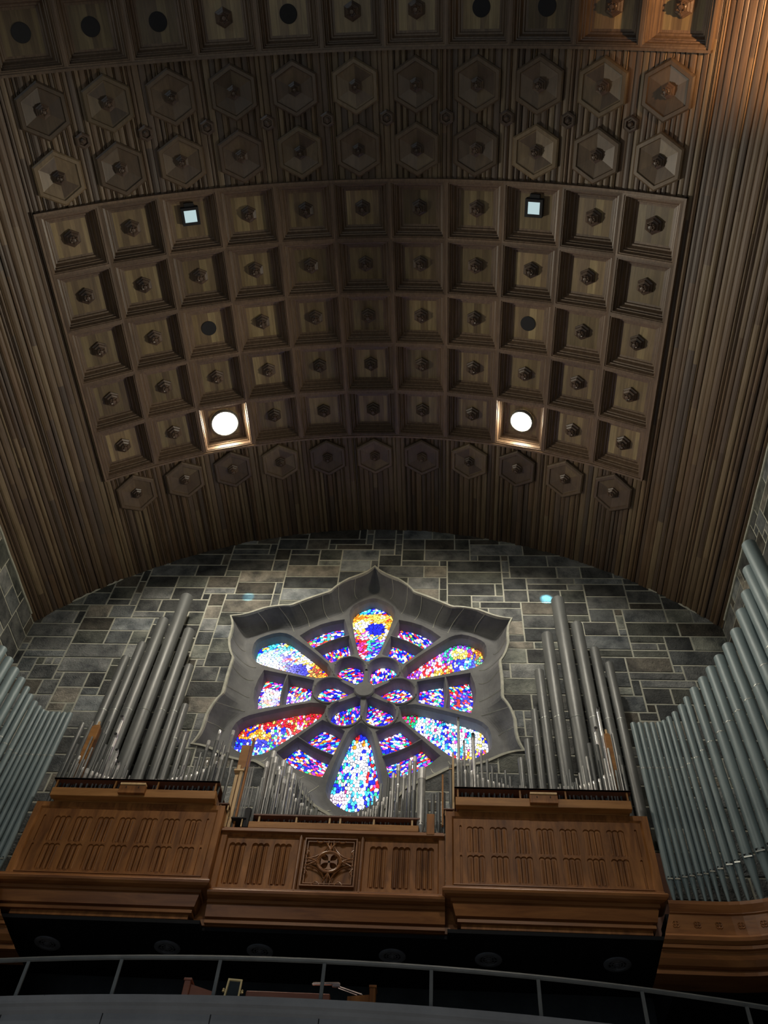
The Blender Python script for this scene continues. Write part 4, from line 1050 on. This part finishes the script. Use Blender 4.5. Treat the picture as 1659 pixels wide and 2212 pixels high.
for g_ in GN:
    L = sorted([s for s in SMALL if s[0] == g_], key=lambda s: s[1])
    zmax = max(s[4] for s in L)
    for i, s in enumerate(L):
        hs = 'tall' if s[4]-s[3] > .66*(zmax-s[3]) else ('tiny' if s[4]-s[3] < .2*(zmax-s[3]) else 'medium' if s[4]-s[3] > .4*(zmax-s[3]) else 'short')
        if g_ == 'RT': lab = 'single grey pipe on the small stand left of the right chest'
        elif g_ == 'LT': lab = 'single grey pipe on the small stand right of the left chest'
        else: lab = '%s %s, %s from left, %s' % (hs, KN[s[6]], ordinal(i+1), GN[g_][0])
        pipe_small(s, lab, GN[g_][1])
def pipe_tall(x, y, zb, zt, rad, seam, label, grp, zm=None):
    r = empty('organ_pipe', (x,y,zb)); tag(r, label, 'organ pipe', grp); h = zt-zb; n = 24
    m = MB()
    f = .55 if zm is None else zm-zb
    rt = rad
    m.lathe([(rad,f),(rad,h-rad*.12),(rad*.93,h-rad*.02),(rad*.8,h)], n, cap1=False)
    m.lathe([(rad*.8,h),(rad*.78,h-.05),(.01,h-.06)], n, cap0=False)
    m.build('pipe_body', M['zinc'] if zm else M['zincd'], r, smooth=True)
    m = MB(); m.lathe([(rad*.28,0),(rad*.98,f)], n, cap1=False); m.build('pipe_foot', M['zinc'] if zm else M['zincd'], r, smooth=True)
    if seam:
        for s_ in (seam if isinstance(seam, (list,tuple)) else [seam]):
            m = MB(); m.lathe([(rad*1.005,s_-zb-.012),(rad*1.03,s_-zb),(rad*1.005,s_-zb+.012)], n, cap0=False, cap1=False); m.build('seam_ring', M['seam'], r, smooth=True)
    if zm:
        ang = atan2(y-11.55, x-(6.6 if x > 0 else -6.6)) if abs(x) > 6.6 else pi/2
        mo = MB(); mo.M = Matrix.Rotation(ang-pi/2, 4, 'Z')     # the mouth looks toward the centre of the curve
        w = rad*.72
        mo.add([(-w,-rad*.80,f-.005),(w,-rad*.80,f-.005),(w,-rad*.99,f+rad*.42),(-w,-rad*.99,f+rad*.42)], [(0,1,2,3)])
        mo.build('pipe_mouth', M['dark'], r)
        mo = MB(); mo.M = Matrix.Rotation(ang-pi/2, 4, 'Z')
        mo.box(-w*1.02,w*1.02,-rad*1.06,-rad*.7,f-.03,f-.004); mo.build('lower_lip', M['seam'], r)
TALL = [(6.187,15.552,.113),(5.91,16.082,.124),(5.574,16.995,.153),(5.184,18.002,.178),(4.759,16.588,.15),(4.439,15.297,.116),(4.204,13.969,.088),(3.975,13.109,.078),(3.785,12.564,.07)]
for sg in (-1,1):
    nm = 'left' if sg<0 else 'right'
    for i, (x, z, rd) in enumerate(TALL):
        k = (i+1) if sg < 0 else (9-i)
        pipe_tall(sg*x, 15.50+.02*(i%2), 10.15, z, rd, 13.72 if z > 14.3 else (12.9 if z>13.8 else None), 'tall grey pipe, %s from left of nine against the wall, %s of window' % (ordinal(k), nm), 'tall pipes %s of the rose window' % nm)
    m = MB(); a0, a1 = sorted((sg*3.6, sg*6.35)); m.bbox(a0,a1,15.25,15.75,7.875,10.145,.01); o = m.build('pipe_plinth', M['rack'])
    tag(o, 'dark wooden plinth under the tall pipes on the %s' % nm, 'plinth', 'plinths under the tall pipes')
SIDE = [(5.95,13.75,12.101,.06),(6.075,13.75,12.104,.058),(6.205,13.75,12.107,.056),(6.33,13.75,12.11,.056),(6.465,13.75,12.126,.056),(6.58,13.75,12.177,.053),(6.7,13.748,12.277,.056),(6.844,13.736,12.395,.064),(7.013,13.711,12.565,.074),(7.154,13.679,12.758,.066),(7.35,13.618,12.954,.094),(7.566,13.527,13.163,.106),(7.763,13.418,13.373,.108),(7.963,13.277,13.567,.115),(8.161,13.101,13.742,.124),(8.354,12.878,13.954,.135),(8.523,12.619,14.291,.145),(8.658,12.329,14.569,.148),(8.754,11.998,14.992,.155),(8.796,11.65,15.44,.158)]
MZ = [8.638,8.64,8.68,8.707,8.731,8.754,8.80,8.843,8.907,8.942,8.998,9.05,9.1,9.15,9.2,9.25,9.3,9.34,9.38,9.42,9.45,9.48]
for sg in (-1,1):
    nm = 'left' if sg<0 else 'right'
    for i, (x, y, z, rd) in enumerate(SIDE):
        if sg < 0 and i > 14: break
        seam = z-1.05-.04*i if i > 4 else z-1.15
        pipe_tall(sg*x, y, 8.13, z, rd, seam, 'blue-grey pipe, %s outward from the %s case in the curved rank' % (ordinal(i+1), nm), 'curved rank of pipes on the %s' % nm, zm=MZ[i])
for i, (x, z) in enumerate(((-5.74,12.08),(-5.59,12.06))):
    pipe_tall(x, 14.05+.1*i, 9.9, z, .06, 11.0, 'blue-grey pipe behind the left end of the left chest, %s one' % ('outer' if i==0 else 'inner'), 'pipes behind the left wind chest')
# ------------------------------------------------------------------ curved side galleries
def side_gallery(sg):
    nm = 'left' if sg<0 else 'right'
    r = empty('curved_pipe_gallery'); tag(r, 'concave wooden gallery front with carved flowers, on the %s' % nm, 'gallery front', 'curved galleries under the side pipes')
    CXg, CYg, RG = 6.6, 11.55, 2.08
    path = [(5.35,CYg+RG),(5.8,CYg+RG),(6.2,CYg+RG)]
    for i in range(19):
        a = pi/2*i/18; path.append((CXg+RG*sin(a), CYg+RG*cos(a)))
    path += [(CXg+RG,11.0),(CXg+RG,10.3)]
    prof = [(-.12,8.19),(0,8.19),(.02,8.18),(.02,8.12),(.0,8.05),(-.02,8.0),(-.02,7.985),(-.045,7.98),(-.045,7.64),(-.01,7.62),(.03,7.60),(.05,7.56),(.045,7.50),(.0,7.46),(-.03,7.455),(-.01,7.45),(-.01,7.395),(-.06,7.39),(-.06,7.37),(-.075,7.36),(-.10,7.27),(-.16,7.19),(-.21,7.175),(-.24,7.17),(-.24,7.15),(-.22,7.14),(-.22,7.08),(-.7,7.06)]
    def xs(z): return 5.80-(8.0-z)*(.40 if sg > 0 else .80) if z < 8.0 else 5.80
    m = MB()
    P = path[1:]
    m.sweep(P, prof, x_start=xs, caps=False)
    if sg < 0: m.v = [(-x,y,z) for x,y,z in m.v]; m.f = [list(reversed(f)) for f in m.f]
    m.build('gallery_cornice', M['caseh'], r)
    # dark body behind
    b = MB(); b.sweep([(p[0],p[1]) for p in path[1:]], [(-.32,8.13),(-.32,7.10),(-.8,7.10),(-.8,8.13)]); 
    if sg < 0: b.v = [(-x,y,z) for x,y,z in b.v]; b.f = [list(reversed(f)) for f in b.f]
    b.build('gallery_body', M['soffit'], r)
    # carved flowers
    fl = []
    for i in range(9):
        s = 5.86+.345*i
        if s < CXg: x, y, a = s, CYg+RG+.045, 0
        else:
            a = (s-CXg)/RG; x, y = CXg+(RG+.045)*sin(a), CYg+(RG+.045)*cos(a)
        m = MB(); m.M = Matrix.Translation((x,y,7.80)) @ Matrix.Rotation(-a,4,'Z') @ Matrix.Rotation(pi/2,4,'X')
        for k in range(4):
            t = k*pi/2+pi/4
            m.tube([(.03*cos(t)+.028*cos(u), .03*sin(t)+.028*sin(u), .006) for u in [j*2*pi/10 for j in range(10)]], .009, 5, closed=True)
        m.lathe([(.014,0),(.012,.014),(.004,.018)], 8)
        if sg < 0: m.v = [(-q[0],q[1],q[2]) for q in m.v]
        m.build('carved_flower', M['caseh'], r)
side_gallery(-1); side_gallery(1)
for sg in (-1,1):
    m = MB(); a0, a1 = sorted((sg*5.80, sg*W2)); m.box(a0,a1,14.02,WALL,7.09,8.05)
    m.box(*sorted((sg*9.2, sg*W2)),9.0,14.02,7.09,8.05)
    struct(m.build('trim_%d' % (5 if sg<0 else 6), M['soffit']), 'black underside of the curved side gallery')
LS, LU, LB_, LW, LC, LN, LF, LWORLD, EXPO = 1050, 3900, 36000, 4200, 1750, 310, 270, .035, 0.0
# ------------------------------------------------------------------ odd pieces beside the chests
def tag1(o, l, c, g=None): return tag(o, l, c, g)
# left tower: wooden trunks, stand and bracket
r = empty('wooden_wind_trunk', (0,0,0)); tag(r, 'bundle of pale pine wind trunks rising between the left wind chest and the window', 'wind trunk')
m = MB(); m.bbox(-2.13,-2.06,14.06,14.13,9.9,11.1,.004); m.bbox(-2.04,-1.98,14.0,14.06,9.6,10.95,.004); m.bbox(-2.12,-2.06,13.99,14.045,9.6,10.8,.004); m.build('pine_trunk', M['pale'], r)
m = MB(); m.bbox(-2.15,-1.97,14.08,14.22,10.95,11.62,.004); m.build('wide_trunk', M['chest'], r)
m = MB(); m.box(-2.16,-1.96,13.98,14.2,10.9,10.94); m.build('trunk_collar', M['pale'], r)
o = MB(); o.bbox(-1.935,-1.895,14.0,14.10,9.6,11.75,.004); o = o.build('wooden_board', M['case'])
tag1(o, 'narrow reddish wooden board standing upright at the lower left edge of the window', 'board')
for sg in (-1,1):
    nm = 'left' if sg<0 else 'right'
    r = empty('pipe_stand'); tag(r, 'small wooden stand with a thin shelf holding one pipe, next to the %s wind chest' % nm, 'stand', 'small pipe stands')
    x0 = -2.24 if sg<0 else 2.07
    m = MB(); m.box(x0,x0+.2,13.80,13.99,9.975,9.993); m.build('shelf', M['rack'], r)
    for k in (0,1):
        m = MB(); m.bbox(x0+.02+.15*k,x0+.045+.15*k,13.83,13.86,9.86,9.976,.003); m.build('leg', M['pale'], r)
o = MB(); o.bbox(2.235,2.275,13.84,13.90,9.9,11.35,.004); o.box(2.18,2.24,13.85,13.88,10.95,10.965); o = o.build('pine_post', M['pale'])
tag1(o, 'tall thin pale pine post at the left end of the right wind chest', 'post')
o = MB(); o.bbox(2.03,2.065,13.90,13.98,9.7,10.85,.004); o = o.build('brown_post', M['chest'])
tag1(o, 'short brown wooden post left of the single pipe on the right-hand stand', 'post')
r = empty('bundle_stand'); tag(r, 'low dark stand under the tight bundle of pipes at the left of the central case', 'stand')
m = MB(); m.box(-1.97,-1.68,13.9,14.3,9.74,9.76); m.build('shelf', M['dark'], r)
m = MB(); m.bbox(-1.73,-1.63,13.93,14.03,9.57,10.0,.01); m.build('dark_block', M['dark'], r)
m = MB(); m.bbox(-1.765,-1.74,13.92,13.95,9.57,9.74,.003); m.build('leg', M['pale'], r)
# ------------------------------------------------------------------ gallery parapet and railing
GX0, GR_ = .2, 24.0
def gy(x, base): return base+GR_-sqrt(GR_**2-(x-GX0)**2)
PX = [-7.5+i*.5 for i in range(35)]
m = MB()
m.sweep([(x, gy(x,10.2)) for x in PX], [(-.35,4.77),(0.0,4.77),(.03,4.76),(.035,4.70),(.02,4.675),(-.02,4.655),(-.05,4.625),(-.09,4.60),(-.09,FLOOR),(-.35,FLOOR)])
pr = m.build('gallery_parapet', M['parapet']); tag(pr, 'bowed grey stone parapet of the gallery across the bottom', 'parapet')
j = MB()
for x in (-4.55,-3.2,-1.92,-.62,.64,1.93,3.2,4.5):
    y = gy(x,10.2); j.box(x-.006,x+.006,y+.086,y+.1,3.2,4.6); j.box(x-.004,x+.004,y-.023,y+.0,4.69,4.757)
j.build('parapet_joints', M['dark'], pr)
m = MB()
for x in (-2.64,-2.02,2.86): 
    y = gy(x,10.2); m.box(x-.035,x+.035,y-.026,y+.01,4.725,4.757)
m.build('coping_clips', M['dark'], pr)
rl_ = empty('gallery_railing'); tag(rl_, 'low grey metal railing on top of the bowed stone parapet', 'railing')
m = MB(); m.tube([(x, gy(x,10.25), 5.235) for x in PX], .03, 8); m.build('hand_rail', M['rail'], rl_, smooth=True)
for x in (-5.55,-4.3,-3.09,-1.87,-.63,.64,1.92,3.19,4.43,5.7):
    m = MB(); y = gy(x,10.25); m.bbox(x-.022,x+.022,y-.012,y+.012,4.772,5.215,.003); m.build('rail_post', M['rail'], rl_)
m = MB(); m.sweep([(x, gy(x,10.5)) for x in PX], [(0,3.3),(0,3.45),(-6,3.45),(-6,3.3)]); struct(m.build('trim_7', M['shade_stone']), 'gallery floor hidden behind the parapet')
# console things behind the parapet
r = empty('console_mirror', (-.545,10.8,4.95)); tag(r, 'small gilt-framed mirror leaning above the parapet', 'mirror'); r.rotation_euler = (0,.05,0)
m = MB(); P = [(-.1,0),(.1,0),(.09,.3),(-.09,.3)]; m.plate(P, [offset_poly(P,-.025)], -.012, .01, .006, ybk=.012); m.build('mirror_frame', M['gilt'], r)
m = MB(); q = offset_poly(P,-.02); m.add([(a,.006,b) for a,b in q]+[(a,.02,b) for a,b in q], [(0,1,2,3),(7,6,5,4),(0,4,5,1),(1,5,6,2),(2,6,7,3),(3,7,4,0)]); m.build('mirror_glass', M['mirror'], r)
m = MB()
for s in (-1,1): m.lathe([(.0,-.012),(.018,0),(.012,.02),(.018,.03),(.0,.045)], 10, cx=s*.118, cy=0, cap0=False, cap1=False)
m.v = [(a,b,c+.14) for a,b,c in m.v]; m.build('mirror_knobs', M['gilt'], r, smooth=True)
r = empty('organ_console', (0,0,0)); tag(r, 'red-brown wooden organ console mostly hidden behind the parapet', 'organ console')
m = MB(); m.bbox(-.36,.68,10.75,11.3,4.2,5.1,.01); m.build('console_top', M['redwood'], r)
for a, b, s in ((-1.157,-1.075,1),(1.162,1.235,-1)):
    m = MB(); m.bbox(a,b,10.75,10.9,4.2,5.21,.008); m.bbox(a-.01,b+.01,10.74,10.91,5.19,5.22,.004)
    x0, x1 = (b, b+.3) if s>0 else (a-.27, a)
    za, zb_ = (5.16,5.08) if s>0 else (5.09,5.12)
    m.add([(x0,10.78,4.3),(x1,10.78,4.3),(x1,10.78,zb_),(x0,10.78,za),(x0,11.2,4.3),(x1,11.2,4.3),(x1,11.2,zb_),(x0,11.2,za)], [(0,1,2,3),(7,6,5,4),(0,4,5,1),(1,5,6,2),(2,6,7,3),(3,7,4,0)])
    m.build('console_cheek', M['redwood'] if s>0 else M['case'], r)
r = empty('desk_lamp', (0,0,0)); tag(r, 'slim pinkish metal desk lamp with a folded double arm above the console', 'lamp')
m = MB(); m.tube([(.44,10.8,5.222),(.455,10.8,5.232),(.62,10.8,5.238),(.765,10.8,5.245),(.785,10.8,5.238)], [.012,.02,.02,.02,.014], 8); m.build('lamp_head', M['chrome'], r, smooth=True)
m = MB(); m.bbox(.69,.79,10.785,10.815,5.2,5.245,.006); m.build('lamp_joint', M['chrome'], r)
for k in (0,1):
    m = MB(); m.tube([(.77,10.8,5.215-.022*k),(1.06-.05*k,10.8,5.13-.012*k),(1.2,10.8,5.0)][:2+(1-k)], .007, 6); m.build('lamp_arm', M['chrome'], r)
# ------------------------------------------------------------------ lights
def light(kind, name, loc, target, energy, color, **k):
    d = bpy.data.lights.new(name, kind); d.energy = energy; d.color = color
    for a, v in k.items(): setattr(d, a, v)
    o = bpy.data.objects.new(name, d); COL.objects.link(o); o.location = loc
    dirv = Vector(target)-Vector(loc); o.rotation_euler = dirv.to_track_quat('-Z','Y').to_euler()
    return o
for sg in (-1,1):
    th = sg*3*PITCH/RV; x, z = cyl(th, RV-.02)
    light('SPOT','spot_lamp', (x, Y0+4.5*ROWP, z-.05), (sg*2.0, 14.5, 8), LS, (1,.93,.82), spot_size=radians(125), spot_blend=.5, shadow_soft_size=.2)
    light('SPOT','side_uplight', (sg*9.25, 9.7, 14.0), (-sg*8.7, 8.6, 18.2), LU, (1,.91,.74), spot_size=radians(58), spot_blend=1, shadow_soft_size=.1)
    light('SPOT','nave_spot_lamp', (sg*4.26, -1.6, 20.6), (sg*3.0, 14.5, 10.0), LC, (1,.9,.76), spot_size=radians(48), spot_blend=.7, shadow_soft_size=.22)
    x, z = cyl(sg*3*PITCH/RV, RV-.35)
    light('SPOT','skylight_beam', (x, Y0+.5*ROWP-.15, z), (4.98 if sg>0 else -3.6, WALL, 18.58), LB_*(1 if sg>0 else .3), (.25,.8,1.0), spot_size=radians(1.9), spot_blend=.2, shadow_soft_size=.05)
light('SPOT','warm_uplight', (9.25, 1.2, 14.6), (8.9, 1.4, 18.4), LW, (1,.55,.25), spot_size=radians(64), spot_blend=1, shadow_soft_size=.08)
light('AREA','nave_window_fill', (-9,-8,8), (3,15,10), LN, (.72,.88,1.0), shape='RECTANGLE', size=9, size_y=9)  # added cool daylight fill; the windows behind the viewer are assumed
light('AREA','floor_bounce_fill', (0,3.5,-1.3), (0,6.5,20), LF, (1,.93,.82), shape='RECTANGLE', size=12, size_y=8)  # added fill light from below, standing in for light off the floor
w = bpy.data.worlds.new('World'); bpy.context.scene.world = w; w.use_nodes = True
w.node_tree.nodes['Background'].inputs[0].default_value = (.55,.7,.9,1); w.node_tree.nodes['Background'].inputs[1].default_value = LWORLD
# ------------------------------------------------------------------ camera
cam = bpy.data.cameras.new('camera'); co = bpy.data.objects.new('camera', cam); COL.objects.link(co)
f_, pit, yaw, roll = 1837.13, 0.9577, -0.1216, 0.1004
F = Vector((sin(yaw)*cos(pit), cos(yaw)*cos(pit), sin(pit))); Rr = Vector((cos(yaw), -sin(yaw), 0)); U = Rr.cross(F)
R2 = Rr*cos(roll)+U*sin(roll); U2 = U*cos(roll)-Rr*sin(roll)
mt = Matrix((( R2.x, U2.x, -F.x, 2.0602),(R2.y, U2.y, -F.y, 0),(R2.z, U2.z, -F.z, 0),(0,0,0,1)))
co.matrix_world = mt
cam.sensor_fit = 'HORIZONTAL'; cam.sensor_width = 36; cam.lens = 36*f_/1659; cam.clip_end = 200
sc = bpy.context.scene; sc.camera = co
sc.view_settings.view_transform = 'Standard'; sc.view_settings.look = 'None'; sc.view_settings.exposure = EXPO; sc.view_settings.gamma = 1
sc.view_settings.use_curve_mapping = False
